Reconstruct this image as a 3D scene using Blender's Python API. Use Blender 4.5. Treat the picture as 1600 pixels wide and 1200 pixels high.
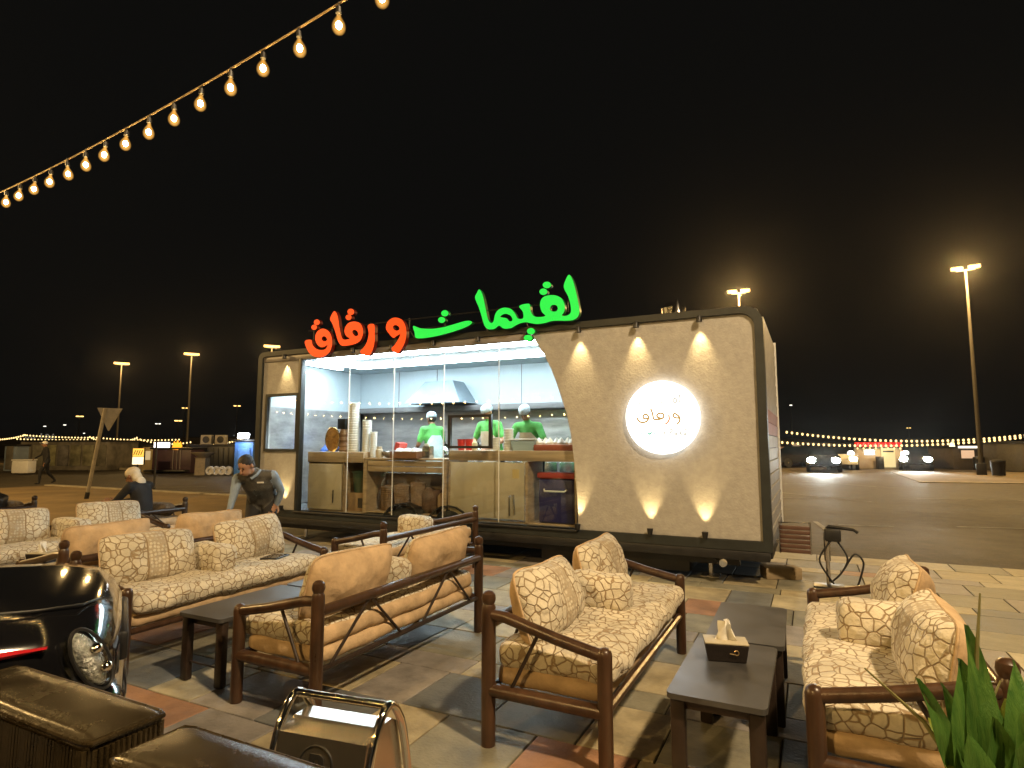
import bpy, bmesh, math, random
from mathutils import Vector, Matrix, noise
random.seed(7)
R = math.radians
PI = math.pi
scene = bpy.context.scene
C = scene.collection
for o in list(bpy.data.objects):
    bpy.data.objects.remove(o)

# ---------------------------------------------------------------- camera
cam_data = bpy.data.cameras.new('camera')
cam = bpy.data.objects.new('camera', cam_data)
C.objects.link(cam)
cam.location = (0, 0, 1.55)
cam.rotation_euler = (R(90 + 5.832), 0, 0)
cam_data.sensor_width = 36
cam_data.lens = 36 * 930 / 1600
cam_data.clip_start = 0.05
cam_data.clip_end = 3000
scene.camera = cam

# ---------------------------------------------------------------- night sky
world = bpy.data.worlds.new('World')
scene.world = world
world.use_nodes = True
wn = world.node_tree
wn.nodes.clear()
wo = wn.nodes.new('ShaderNodeOutputWorld')
bg = wn.nodes.new('ShaderNodeBackground')
sky = wn.nodes.new('ShaderNodeTexSky')
sky.sky_type = 'NISHITA'
sky.sun_disc = False
sky.sun_elevation = R(-8)
sky.sun_rotation = R(200)
town = wn.nodes.new('ShaderNodeMixRGB')          # town light scattered in the night air
town.blend_type = 'ADD'
town.inputs[0].default_value = 1.0
town.inputs[2].default_value = (0.052, 0.051, 0.046, 1)
wn.links.new(sky.outputs[0], town.inputs[1])
wn.links.new(town.outputs[0], bg.inputs[0])
bg.inputs[1].default_value = 0.075
wn.links.new(bg.outputs[0], wo.inputs[0])

# ---------------------------------------------------------------- render settings
scene.render.engine = 'CYCLES'
scene.cycles.use_denoising = True
try:
    scene.cycles.denoiser = 'OPENIMAGEDENOISE'
except Exception:
    pass
scene.cycles.max_bounces = 6
scene.cycles.use_adaptive_sampling = True
scene.cycles.adaptive_threshold = 0.018
scene.cycles.transparent_max_bounces = 16
scene.cycles.sample_clamp_indirect = 4.0
scene.cycles.use_light_tree = True
scene.cycles.caustics_reflective = False
scene.cycles.caustics_refractive = False
scene.view_settings.view_transform = 'Standard'
scene.view_settings.look = 'None'
scene.view_settings.exposure = 0
scene.view_settings.gamma = 1

# the food court is laid out on one grid, turned 26.5 degrees from the view:
# b runs right along the trailer's front, a runs away from the viewer
TH = R(26.5)
CT, ST = math.cos(TH), math.sin(TH)
def W(b, a, z=0.0):
    return Vector((b * CT + a * ST, -b * ST + a * CT, z))

# ---------------------------------------------------------------- materials
def nodes_of(m):
    m.use_nodes = True
    return m.node_tree.nodes, m.node_tree.links

def mat(name, col, rough=0.6, metal=0.0, vary=0.0, scale=8.0, bump=0.0, bscale=60.0, coat=0.0, col2=None, stretch=None, spec=0.5, rvary=0.0):
    m = bpy.data.materials.new(name)
    n, l = nodes_of(m)
    p = n['Principled BSDF']
    p.inputs['Base Color'].default_value = (*col, 1)
    p.inputs['Roughness'].default_value = rough
    p.inputs['Metallic'].default_value = metal
    p.inputs['Coat Weight'].default_value = coat
    p.inputs['Coat Roughness'].default_value = 0.08
    p.inputs['Specular IOR Level'].default_value = spec
    if vary > 0 or bump > 0 or rvary > 0:
        tc = n.new('ShaderNodeTexCoord')
        mp = n.new('ShaderNodeMapping')
        l.new(tc.outputs['Object'], mp.inputs[0])
        oi = n.new('ShaderNodeObjectInfo')
        l.new(oi.outputs['Random'], mp.inputs['Location'])
        if stretch:
            mp.inputs['Scale'].default_value = stretch
    if vary > 0 or rvary > 0:
        nz = n.new('ShaderNodeTexNoise')
        nz.inputs['Scale'].default_value = scale
        nz.inputs['Detail'].default_value = 7
        nz.inputs['Roughness'].default_value = 0.62
        l.new(mp.outputs[0], nz.inputs['Vector'])
    if vary > 0:
        rp = n.new('ShaderNodeValToRGB')
        c2 = col2 or tuple(max(0, c * (1 - vary)) for c in col)
        c1 = tuple(min(1, c * (1 + vary * 0.6)) for c in col) if not col2 else col
        rp.color_ramp.elements[0].color = (*c2, 1)
        rp.color_ramp.elements[0].position = 0.32
        rp.color_ramp.elements[1].color = (*c1, 1)
        rp.color_ramp.elements[1].position = 0.68
        l.new(nz.outputs[0], rp.inputs[0])
        l.new(rp.outputs[0], p.inputs['Base Color'])
    if rvary > 0:
        mr = n.new('ShaderNodeMapRange')
        mr.inputs['To Min'].default_value = max(0.02, rough - rvary)
        mr.inputs['To Max'].default_value = min(1, rough + rvary)
        l.new(nz.outputs[0], mr.inputs[0])
        l.new(mr.outputs[0], p.inputs['Roughness'])
    if bump > 0:
        nb = n.new('ShaderNodeTexNoise')
        nb.inputs['Scale'].default_value = bscale
        nb.inputs['Detail'].default_value = 5
        l.new(mp.outputs[0], nb.inputs['Vector'])
        b = n.new('ShaderNodeBump')
        b.inputs['Strength'].default_value = bump
        b.inputs['Distance'].default_value = 0.02
        l.new(nb.outputs[0], b.inputs['Height'])
        l.new(b.outputs[0], p.inputs['Normal'])
    return m

def emit(name, col, strength, sample=True):
    m = bpy.data.materials.new(name)
    n, l = nodes_of(m)
    p = n['Principled BSDF']
    p.inputs['Base Color'].default_value = (*[c * 0.08 for c in col], 1)
    p.inputs['Emission Color'].default_value = (*col, 1)
    p.inputs['Emission Strength'].default_value = strength
    if not sample:
        m.cycles.emission_sampling = 'NONE'
    return m

def pane_mat(name, tint=(0.93, 0.96, 0.96), ior=1.5, boost=1.0):
    m = bpy.data.materials.new(name)
    n, l = nodes_of(m)
    n.clear()
    o = n.new('ShaderNodeOutputMaterial')
    t = n.new('ShaderNodeBsdfTransparent')
    t.inputs[0].default_value = (*tint, 1)
    g = n.new('ShaderNodeBsdfGlossy')
    g.inputs['Roughness'].default_value = 0.015
    f = n.new('ShaderNodeLayerWeight')
    f.inputs['Blend'].default_value = 0.5
    pw = n.new('ShaderNodeMath'); pw.operation = 'POWER'; pw.inputs[1].default_value = 5.0
    l.new(f.outputs['Facing'], pw.inputs[0])
    mu = n.new('ShaderNodeMath'); mu.operation = 'MULTIPLY_ADD'
    mu.inputs[1].default_value = 0.95; mu.inputs[2].default_value = 0.05 * boost
    mx = n.new('ShaderNodeMixShader')
    l.new(pw.outputs[0], mu.inputs[0])
    l.new(mu.outputs[0], mx.inputs[0])
    l.new(t.outputs[0], mx.inputs[1])
    l.new(g.outputs[0], mx.inputs[2])
    l.new(mx.outputs[0], o.inputs[0])
    return m

def fabric_mat(name, cell, line, cells=18.0, band=True):
    """cream upholstery printed with pebble outlines and one ornamental band"""
    m = bpy.data.materials.new(name)
    n, l = nodes_of(m)
    p = n['Principled BSDF']
    p.inputs['Roughness'].default_value = 0.85
    p.inputs['Specular IOR Level'].default_value = 0.2
    p.inputs['Sheen Weight'].default_value = 0.15
    tc = n.new('ShaderNodeTexCoord')
    oi = n.new('ShaderNodeObjectInfo')
    mul = n.new('ShaderNodeMath'); mul.operation = 'MULTIPLY'; mul.inputs[1].default_value = 37.0
    l.new(oi.outputs['Random'], mul.inputs[0])
    add = n.new('ShaderNodeVectorMath'); add.operation = 'ADD'
    l.new(tc.outputs['Object'], add.inputs[0]); l.new(mul.outputs[0], add.inputs[1])
    # wobble so that the outlines look drawn
    wn_ = n.new('ShaderNodeTexNoise'); wn_.inputs['Scale'].default_value = 9; wn_.inputs['Detail'].default_value = 2
    l.new(add.outputs[0], wn_.inputs['Vector'])
    ws = n.new('ShaderNodeVectorMath'); ws.operation = 'SCALE'; ws.inputs['Scale'].default_value = 0.035
    l.new(wn_.outputs['Color'], ws.inputs[0])
    ad2 = n.new('ShaderNodeVectorMath'); ad2.operation = 'ADD'
    l.new(add.outputs[0], ad2.inputs[0]); l.new(ws.outputs[0], ad2.inputs[1])
    v = n.new('ShaderNodeTexVoronoi'); v.feature = 'DISTANCE_TO_EDGE'
    v.inputs['Scale'].default_value = cells
    v.inputs['Randomness'].default_value = 0.85
    l.new(ad2.outputs[0], v.inputs['Vector'])
    r1 = n.new('ShaderNodeValToRGB')
    r1.color_ramp.elements[0].position = 0.022; r1.color_ramp.elements[0].color = (1, 1, 1, 1)
    r1.color_ramp.elements[1].position = 0.075; r1.color_ramp.elements[1].color = (0, 0, 0, 1)
    l.new(v.outputs['Distance'], r1.inputs[0])
    fac = r1.outputs[0]
    if band:
        sx = n.new('ShaderNodeSeparateXYZ'); l.new(tc.outputs['Object'], sx.inputs[0])
        ab_ = n.new('ShaderNodeMath'); ab_.operation = 'ABSOLUTE'; l.new(sx.outputs['Y'], ab_.inputs[0])
        lt = n.new('ShaderNodeMath'); lt.operation = 'LESS_THAN'; lt.inputs[1].default_value = 0.075
        l.new(ab_.outputs[0], lt.inputs[0])
        v2 = n.new('ShaderNodeTexVoronoi'); v2.inputs['Scale'].default_value = 34; v2.inputs['Randomness'].default_value = 0.35
        l.new(tc.outputs['Object'], v2.inputs['Vector'])
        r2 = n.new('ShaderNodeValToRGB')
        r2.color_ramp.elements[0].position = 0.30; r2.color_ramp.elements[0].color = (0.12, 0.12, 0.12, 1)
        r2.color_ramp.elements[1].position = 0.46; r2.color_ramp.elements[1].color = (0.62, 0.62, 0.62, 1)
        l.new(v2.outputs['Distance'], r2.inputs[0])
        bx_ = n.new('ShaderNodeMixRGB'); l.new(lt.outputs[0], bx_.inputs[0])
        l.new(fac, bx_.inputs[1]); l.new(r2.outputs[0], bx_.inputs[2])
        # the two border lines of the band
        df = n.new('ShaderNodeMath'); df.operation = 'COMPARE'; df.inputs[1].default_value = 0.078; df.inputs[2].default_value = 0.006
        l.new(ab_.outputs[0], df.inputs[0])
        mx = n.new('ShaderNodeMath'); mx.operation = 'MAXIMUM'
        l.new(bx_.outputs[0], mx.inputs[0]); l.new(df.outputs[0], mx.inputs[1])
        fac = mx.outputs[0]
    # soiling
    nz = n.new('ShaderNodeTexNoise'); nz.inputs['Scale'].default_value = 5; nz.inputs['Detail'].default_value = 6
    l.new(add.outputs[0], nz.inputs['Vector'])
    rs = n.new('ShaderNodeValToRGB')
    rs.color_ramp.elements[0].position = 0.3; rs.color_ramp.elements[0].color = (*[c * 0.74 for c in cell], 1)
    rs.color_ramp.elements[1].position = 0.62; rs.color_ramp.elements[1].color = (*cell, 1)
    l.new(nz.outputs[0], rs.inputs[0])
    mix = n.new('ShaderNodeMixRGB')
    l.new(fac, mix.inputs[0]); l.new(rs.outputs[0], mix.inputs[1]); mix.inputs[2].default_value = (*line, 1)
    l.new(mix.outputs[0], p.inputs['Base Color'])
    # creases and stitched relief
    n2 = n.new('ShaderNodeTexNoise'); n2.inputs['Scale'].default_value = 11; n2.inputs['Detail'].default_value = 4
    l.new(add.outputs[0], n2.inputs['Vector'])
    sm = n.new('ShaderNodeMath'); sm.operation = 'SUBTRACT'
    l.new(n2.outputs[0], sm.inputs[0])
    m3 = n.new('ShaderNodeMath'); m3.operation = 'MULTIPLY'; m3.inputs[1].default_value = 0.12
    l.new(fac, m3.inputs[0]); l.new(m3.outputs[0], sm.inputs[1])
    b = n.new('ShaderNodeBump'); b.inputs['Strength'].default_value = 0.95; b.inputs['Distance'].default_value = 0.035
    l.new(sm.outputs[0], b.inputs['Height']); l.new(b.outputs[0], p.inputs['Normal'])
    return m

# ---------------------------------------------------------------- mesh building
class MB:
    def __init__(s):
        s.v = []; s.f = []; s.m = []
    def add(s, verts, faces, mi=0):
        k = len(s.v)
        s.v += [tuple(v) for v in verts]
        s.f += [tuple(i + k for i in f) for f in faces]
        s.m += [mi] * len(faces)
        return s
    def box(s, c, size, rot=None, mi=0):
        hx, hy, hz = [d / 2 for d in size]
        vs = [Vector((x, y, z)) for z in (-hz, hz) for y in (-hy, hy) for x in (-hx, hx)]
        if rot is not None:
            vs = [rot @ v for v in vs]
        c = Vector(c)
        return s.add([v + c for v in vs], [(0, 2, 3, 1), (4, 5, 7, 6), (0, 1, 5, 4), (2, 6, 7, 3), (0, 4, 6, 2), (1, 3, 7, 5)], mi)
    def bx(s, x0, x1, y0, y1, z0, z1, mi=0):
        return s.box(((x0 + x1) / 2, (y0 + y1) / 2, (z0 + z1) / 2), (abs(x1 - x0), abs(y1 - y0), abs(z1 - z0)), None, mi)
    def bev(s, c, size, r=0.01, seg=2, rot=None, mi=0):
        bm = bmesh.new()
        bmesh.ops.create_cube(bm, size=1)
        for v in bm.verts:
            v.co = Vector((v.co.x * size[0], v.co.y * size[1], v.co.z * size[2]))
        bmesh.ops.bevel(bm, geom=bm.edges[:], offset=min(r, min(size) * 0.48), segments=seg, profile=0.5, affect='EDGES')
        bm.verts.index_update()
        c = Vector(c)
        vs = [(rot @ v.co if rot is not None else v.co) + c for v in bm.verts]
        fs = [[v.index for v in f.verts] for f in bm.faces]
        bm.free()
        return s.add(vs, fs, mi)
    def rings(s, rings, cap0=True, cap1=True, mi=0, closed=True):
        n = len(rings[0]); vs = []; fs = []
        for r in rings: vs += r
        for i in range(len(rings) - 1):
            for j in range(n if closed else n - 1):
                k = (j + 1) % n
                fs.append((i * n + j, i * n + k, (i + 1) * n + k, (i + 1) * n + j))
        if cap0: fs.append(tuple(range(n - 1, -1, -1)))
        if cap1: fs.append(tuple((len(rings) - 1) * n + j for j in range(n)))
        return s.add(vs, fs, mi)
    def tube(s, pts, r, n=10, mi=0, cap=True):
        pts = [Vector(p) for p in pts]
        rs = r if isinstance(r, (list, tuple)) else [r] * len(pts)
        rings = []
        up = None
        for i, p in enumerate(pts):
            t = (pts[min(i + 1, len(pts) - 1)] - pts[max(i - 1, 0)])
            if t.length < 1e-9: t = Vector((0, 0, 1))
            t.normalize()
            if up is None:
                up = Vector((0, 0, 1)) if abs(t.z) < 0.9 else Vector((1, 0, 0))
            x = up.cross(t)
            if x.length < 1e-6: x = Vector((1, 0, 0)).cross(t)
            x.normalize(); y = t.cross(x); up = y
            rings.append([p + (x * math.cos(2 * PI * k / n) + y * math.sin(2 * PI * k / n)) * rs[i] for k in range(n)])
        return s.rings(rings, cap, cap, mi)
    def lathe(s, prof, c=(0, 0, 0), n=16, mi=0, axis=None, sx=1, sy=1):
        c = Vector(c); rings = []
        for r, z in prof:
            ring = [Vector((math.cos(2 * PI * k / n) * max(r, 1e-4) * sx, math.sin(2 * PI * k / n) * max(r, 1e-4) * sy, z)) for k in range(n)]
            if axis is not None: ring = [axis @ v for v in ring]
            rings.append([v + c for v in ring])
        return s.rings(rings, True, True, mi)
    def ell(s, c, rad, n=14, m=9, rot=None, mi=0):
        c = Vector(c); rings = []
        for i in range(m + 1):
            th = PI * i / m
            rr = max(math.sin(th), 1e-3)
            ring = [Vector((rad[0] * rr * math.cos(2 * PI * k / n), rad[1] * rr * math.sin(2 * PI * k / n), -rad[2] * math.cos(th))) for k in range(n)]
            if rot is not None: ring = [rot @ v for v in ring]
            rings.append([v + c for v in ring])
        return s.rings(rings, True, True, mi)
    def prism(s, poly, y0, y1, mi=0):
        """polygon in (x,z), extruded along y"""
        n = len(poly)
        vs = [(x, y0, z) for x, z in poly] + [(x, y1, z) for x, z in poly]
        fs = [tuple(range(n)), tuple(range(2 * n - 1, n - 1, -1))]
        fs += [(i + n, (i + 1) % n + n, (i + 1) % n, i) for i in range(n)]
        return s.add(vs, fs, mi)
    def slab(s, poly, z0, z1, mi=0):
        n = len(poly)
        vs = [(x, y, z0) for x, y in poly] + [(x, y, z1) for x, y in poly]
        fs = [tuple(range(n - 1, -1, -1)), tuple(range(n, 2 * n))]
        fs += [(i, (i + 1) % n, (i + 1) % n + n, i + n) for i in range(n)]
        return s.add(vs, fs, mi)
    def soft(s, c, size, r=0.04, nx=8, ny=10, nz=4, puff=(0, 0, 0), wob=0.0, seed=0, rot=None, mi=0, mifun=None):
        """upholstered block: rounded box, bulging faces, uneven surface"""
        h = Vector([d / 2 for d in size]); r = min(r, min(h) * 0.98)
        idx = {}; vs = []; fs = []; ms = []
        ns = (nx, ny, nz)
        def co(i, n):
            t = -1 + 2 * i / n
            return math.sin(t * PI / 2) * 0.55 + t * 0.45
        def vert(i, j, k):
            key = (i, j, k)
            if key in idx: return idx[key]
            u = Vector((co(i, nx), co(j, ny), co(k, nz)))
            p = Vector((u.x * h.x, u.y * h.y, u.z * h.z))
            q = Vector([max(-(h[a] - r), min(h[a] - r, p[a])) for a in range(3)])
            d = p - q
            if d.length > 1e-9: p = q + d.normalized() * r
            w = Vector((1 - u.x ** 4, 1 - u.y ** 4, 1 - u.z ** 4))
            p = p + Vector((puff[0] * u.x * w.y * w.z, puff[1] * u.y * w.x * w.z, puff[2] * u.z * w.x * w.y))
            if wob:
                e = p * 7 + Vector((seed * 3.1, seed * 1.7, seed))
                p = p + Vector((noise.noise(e), noise.noise(e + Vector((9, 2, 5))), noise.noise(e + Vector((4, 8, 1))))) * wob
            if rot is not None: p = rot @ p
            idx[key] = len(vs); vs.append(p + Vector(c))
            return idx[key]
        def quad(a, b, c_, d, ax, sg):
            fs.append((a, b, c_, d)); ms.append(mifun(ax, sg) if mifun else mi)
        for i in range(nx):
            for j in range(ny):
                quad(vert(i, j, nz), vert(i + 1, j, nz), vert(i + 1, j + 1, nz), vert(i, j + 1, nz), 2, 1)
                quad(vert(i, j, 0), vert(i, j + 1, 0), vert(i + 1, j + 1, 0), vert(i + 1, j, 0), 2, -1)
        for i in range(nx):
            for k in range(nz):
                quad(vert(i, 0, k), vert(i + 1, 0, k), vert(i + 1, 0, k + 1), vert(i, 0, k + 1), 1, -1)
                quad(vert(i, ny, k), vert(i, ny, k + 1), vert(i + 1, ny, k + 1), vert(i + 1, ny, k), 1, 1)
        for j in range(ny):
            for k in range(nz):
                quad(vert(0, j, k), vert(0, j, k + 1), vert(0, j + 1, k + 1), vert(0, j + 1, k), 0, -1)
                quad(vert(nx, j, k), vert(nx, j + 1, k), vert(nx, j + 1, k + 1), vert(nx, j, k + 1), 0, 1)
        kk = len(s.v)
        s.v += [tuple(v) for v in vs]; s.f += [tuple(a + kk for a in f) for f in fs]; s.m += ms
        return s
    def mesh(s, name, mats, smooth=35):
        me = bpy.data.meshes.new(name)
        me.from_pydata(s.v, [], s.f)
        for m in (mats if isinstance(mats, (list, tuple)) else [mats]):
            me.materials.append(m)
        me.polygons.foreach_set('material_index', s.m)
        if smooth:
            me.polygons.foreach_set('use_smooth', [True] * len(me.polygons))
            try: me.set_sharp_from_angle(angle=R(smooth))
            except Exception: pass
        me.update()
        return me
    def build(s, name, mats, parent=None, loc=None, rz=None, smooth=35):
        o = bpy.data.objects.new(name, s.mesh(name, mats, smooth))
        C.objects.link(o)
        if parent is not None: o.parent = parent
        if loc is not None: o.location = loc
        if rz is not None: o.rotation_euler.z = rz
        return o

def tag(o, label=None, cat=None, group=None, kind=None):
    if label: o['label'] = label
    if cat: o['category'] = cat
    if group: o['group'] = group
    if kind: o['kind'] = kind
    return o
def thing(name, label, cat, loc=(0, 0, 0), rz=0.0, group=None):
    o = bpy.data.objects.new(name, None)
    o.empty_display_size = 0.1
    C.objects.link(o)
    o.location = loc; o.rotation_euler.z = rz
    return tag(o, label, cat, group)
def link_mesh(name, me, parent=None, loc=None, rot=None, scale=None):
    o = bpy.data.objects.new(name, me)
    C.objects.link(o)
    if parent is not None: o.parent = parent
    if loc is not None: o.location = loc
    if rot is not None: o.rotation_euler = rot
    if scale is not None: o.scale = scale
    return o
def copy_tree(o, parent=None, skip=()):
    c = o.copy(); C.objects.link(c); c.parent = parent
    for ch in [x for x in o.children]:
        if ch.name.split('.')[0] in skip: continue
        copy_tree(ch, c, skip)
    return c
def light(name, kind, energy, col, parent=None, loc=(0, 0, 0), size=0.1, spot=None, blend=0.3, direction=None):
    d = bpy.data.lights.new(name, kind)
    d.energy = energy; d.color = col
    if kind in ('POINT', 'SPOT'): d.shadow_soft_size = size
    if spot: d.spot_size = spot; d.spot_blend = blend
    o = bpy.data.objects.new(name, d)
    C.objects.link(o)
    if parent is not None: o.parent = parent
    o.location = loc
    if direction is not None:
        o.rotation_euler = Vector(direction).to_track_quat('-Z', 'Y').to_euler()
    return o
def crom(pts, sub=4, closed=True):
    n = len(pts); out = []
    for i in range(n if closed else n - 1):
        p = [Vector(pts[(i + k) % n] if closed else pts[max(0, min(n - 1, i + k))]) for k in (-1, 0, 1, 2)]
        for j in range(sub):
            t = j / sub
            out.append(0.5 * ((2 * p[1]) + (p[2] - p[0]) * t + (2 * p[0] - 5 * p[1] + 4 * p[2] - p[3]) * t * t + (3 * p[1] - p[0] - 3 * p[2] + p[3]) * t ** 3))
    if not closed: out.append(Vector(pts[-1]))
    return out
def outline_mesh(name, loops, depth, mats, bevel=0.0, sub=4):
    """filled outline with holes in (x,z), extruded; front face material 0, sides material 1"""
    cu = bpy.data.curves.new(name, 'CURVE')
    cu.dimensions = '2D'; cu.fill_mode = 'BOTH'; cu.extrude = depth / 2; cu.bevel_depth = bevel
    for lp in loops:
        pts = crom(lp, sub) if sub > 1 else [Vector(p) for p in lp]
        sp = cu.splines.new('POLY'); sp.points.add(len(pts) - 1); sp.use_cyclic_u = True
        for q, p in zip(sp.points, pts): q.co = (p[0], p[1], 0, 1)
    o = bpy.data.objects.new(name, cu)
    C.objects.link(o)
    dg = bpy.context.evaluated_depsgraph_get(); dg.update()
    me = bpy.data.meshes.new_from_object(o.evaluated_get(dg))
    bpy.data.objects.remove(o); bpy.data.curves.remove(cu)
    me.transform(Matrix.Rotation(R(90), 4, 'X'))        # plane xy -> xz, front looks to -y
    me.materials.clear()
    for m in mats: me.materials.append(m)
    for p in me.polygons:
        p.material_index = 0 if p.normal.y < -0.7 else min(1, len(mats) - 1)
    return me

# ---------------------------------------------------------------- shared materials
M = {}
M['wood_tube'] = mat('brown lacquered tube', (0.058, 0.029, 0.015), 0.33, vary=0.5, scale=14, stretch=(1, 1, 0.25), bump=0.08, bscale=40, rvary=0.12)
M['fabric'] = fabric_mat('pebble print fabric', (0.66, 0.60, 0.47), (0.29, 0.215, 0.125))
M['fabric_seat'] = fabric_mat('pebble print seat fabric', (0.66, 0.60, 0.47), (0.30, 0.22, 0.13), band=False)
M['plain'] = mat('plain tan fabric', (0.54, 0.39, 0.235), 0.85, vary=0.25, scale=7, bump=0.9, bscale=9, spec=0.2)
M['table_top'] = mat('worn black laminate', (0.050, 0.050, 0.052), 0.36, vary=0.5, scale=6, rvary=0.12, bump=0.02, bscale=120, spec=1.0)
M['dark_leg'] = mat('dark brown table leg', (0.028, 0.017, 0.012), 0.42, vary=0.4, scale=12, rvary=0.1)
M['black'] = mat('black painted steel', (0.012, 0.012, 0.013), 0.45, vary=0.4, scale=10, rvary=0.12)
M['steel'] = mat('stainless steel', (0.58, 0.56, 0.53), 0.22, metal=1.0, vary=0.1, scale=4, rvary=0.06)
M['chrome'] = mat('polished chrome', (0.75, 0.72, 0.66), 0.1, metal=1.0, vary=0.06, scale=10, rvary=0.05)
M['white'] = mat('white plastic', (0.74, 0.74, 0.72), 0.5, vary=0.06, scale=10)
M['paper'] = mat('white paper', (0.80, 0.79, 0.75), 0.85, vary=0.05, scale=20)
M['pane'] = pane_mat('clear pane')
M['skin'] = mat('brown skin', (0.27, 0.135, 0.078), 0.55, vary=0.15, scale=14)
M['skin_light'] = mat('tan skin', (0.40, 0.22, 0.14), 0.55, vary=0.15, scale=14)
M['hair'] = mat('black hair', (0.010, 0.008, 0.007), 0.5, bump=0.5, bscale=160)
M['eye'] = mat('dark eye', (0.02, 0.015, 0.012), 0.2)
M['tyre'] = mat('tyre rubber', (0.014, 0.014, 0.014), 0.75, vary=0.3, scale=18)
M['warm_core'] = emit('warm bulb filament', (1.0, 0.72, 0.34), 60, True)
M['lamp_glow'] = emit('sodium lamp face', (1.0, 0.60, 0.17), 3.2, False)
M['lamp_white'] = emit('white lamp face', (1.0, 0.95, 0.80), 2.4, False)
WARM = (1.0, 0.62, 0.22)

# ================================================================ SETTING
def asphalt_mat():
    m = bpy.data.materials.new('asphalt')
    n, l = nodes_of(m)
    p = n['Principled BSDF']
    p.inputs['Specular IOR Level'].default_value = 0.3
    tc = n.new('ShaderNodeTexCoord')
    big = n.new('ShaderNodeTexNoise'); big.inputs['Scale'].default_value = 0.35; big.inputs['Detail'].default_value = 8; big.inputs['Roughness'].default_value = 0.65
    fine = n.new('ShaderNodeTexNoise'); fine.inputs['Scale'].default_value = 45; fine.inputs['Detail'].default_value = 4
    l.new(tc.outputs['Object'], big.inputs['Vector']); l.new(tc.outputs['Object'], fine.inputs['Vector'])
    rp = n.new('ShaderNodeValToRGB')
    rp.color_ramp.elements[0].position = 0.3; rp.color_ramp.elements[0].color = (0.060, 0.049, 0.033, 1)
    rp.color_ramp.elements[1].position = 0.7; rp.color_ramp.elements[1].color = (0.125, 0.102, 0.068, 1)
    l.new(big.outputs[0], rp.inputs[0])
    mx = n.new('ShaderNodeMixRGB'); mx.blend_type = 'MULTIPLY'; mx.inputs[0].default_value = 0.6
    r2 = n.new('ShaderNodeValToRGB'); r2.color_ramp.elements[0].position = 0.25; r2.color_ramp.elements[0].color = (0.35, 0.35, 0.35, 1); r2.color_ramp.elements[1].position = 0.75
    l.new(fine.outputs[0], r2.inputs[0]); l.new(rp.outputs[0], mx.inputs[1]); l.new(r2.outputs[0], mx.inputs[2])
    l.new(mx.outputs[0], p.inputs['Base Color'])
    rr = n.new('ShaderNodeMapRange'); rr.inputs['To Min'].default_value = 0.55; rr.inputs['To Max'].default_value = 0.9
    l.new(big.outputs[0], rr.inputs[0]); l.new(rr.outputs[0], p.inputs['Roughness'])
    med = n.new('ShaderNodeTexNoise'); med.inputs['Scale'].default_value = 2.2; med.inputs['Detail'].default_value = 9; med.inputs['Roughness'].default_value = 0.75
    l.new(tc.outputs['Object'], med.inputs['Vector'])
    r3 = n.new('ShaderNodeValToRGB'); r3.color_ramp.elements[0].position = 0.36; r3.color_ramp.elements[0].color = (0.45, 0.45, 0.45, 1); r3.color_ramp.elements[1].position = 0.62; r3.color_ramp.elements[1].color = (1.15, 1.12, 1.05, 1)
    l.new(med.outputs[0], r3.inputs[0])
    m2 = n.new('ShaderNodeMixRGB'); m2.blend_type = 'MULTIPLY'; m2.inputs[0].default_value = 0.85
    l.new(mx.outputs[0], m2.inputs[1]); l.new(r3.outputs[0], m2.inputs[2]); l.new(m2.outputs[0], p.inputs['Base Color'])
    b = n.new('ShaderNodeBump'); b.inputs['Strength'].default_value = 0.6; b.inputs['Distance'].default_value = 0.02
    l.new(fine.outputs[0], b.inputs['Height']); l.new(b.outputs[0], p.inputs['Normal'])
    return m
M['asphalt'] = asphalt_mat()
M['sandy'] = mat('sandy pavement', (0.22, 0.155, 0.075), 0.85, vary=0.35, scale=0.8, bump=0.3, bscale=25)
M['kerb'] = mat('concrete kerb', (0.34, 0.30, 0.22), 0.8, vary=0.3, scale=3)
M['line'] = mat('worn white road paint', (0.27, 0.26, 0.23), 0.7, vary=0.75, scale=5)

g = MB()
S_ = 1500
# one sheet to the horizon, finer near the viewer
g.add([(-S_, -S_, -0.012), (S_, -S_, -0.012), (S_, S_, -0.012), (-S_, S_, -0.012)], [(0, 1, 2, 3)])
ground = tag(g.build('ground', M['asphalt'], smooth=0), kind='structure')

def flat(name, poly, mt, z0, z1, parent=None):
    o = MB().slab(poly, z0, z1).build(name, mt, smooth=0)
    if parent is not None: o.parent = parent
    else: tag(o, kind='structure')
    return o
def quadab(b0, b1, a0, a1):
    return [tuple(W(b, a))[:2] for b, a in ((b0, a0), (b1, a0), (b1, a1), (b0, a1))]
# sandy pavements beyond the lot on the left, and the pale verge on the right
flat('pavement', quadab(-26, -9.6, -8, 12.5), M['sandy'], -0.3, 0.012)
flat('kerb', quadab(-26, -9.6, 12.5, 12.75), M['kerb'], -0.3, 0.05)
flat('far_pavement', quadab(-60, -15, 23.0, 30), M['sandy'], -0.3, 0.05)
flat('far_kerb', quadab(-60, -15, 22.75, 23.0), M['kerb'], -0.3, 0.11)
flat('verge', [(17.2, 25.5), (60, 15), (60, 33.5), (21.5, 34)], mat('worn verge', (0.14, 0.11, 0.068), 0.85, vary=0.4, scale=1.2), -0.3, 0.002)
flat('verge_kerb', [(17.0, 25.15), (60, 14.65), (60, 15), (17.2, 25.5)], M['kerb'], -0.3, 0.012)

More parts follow.
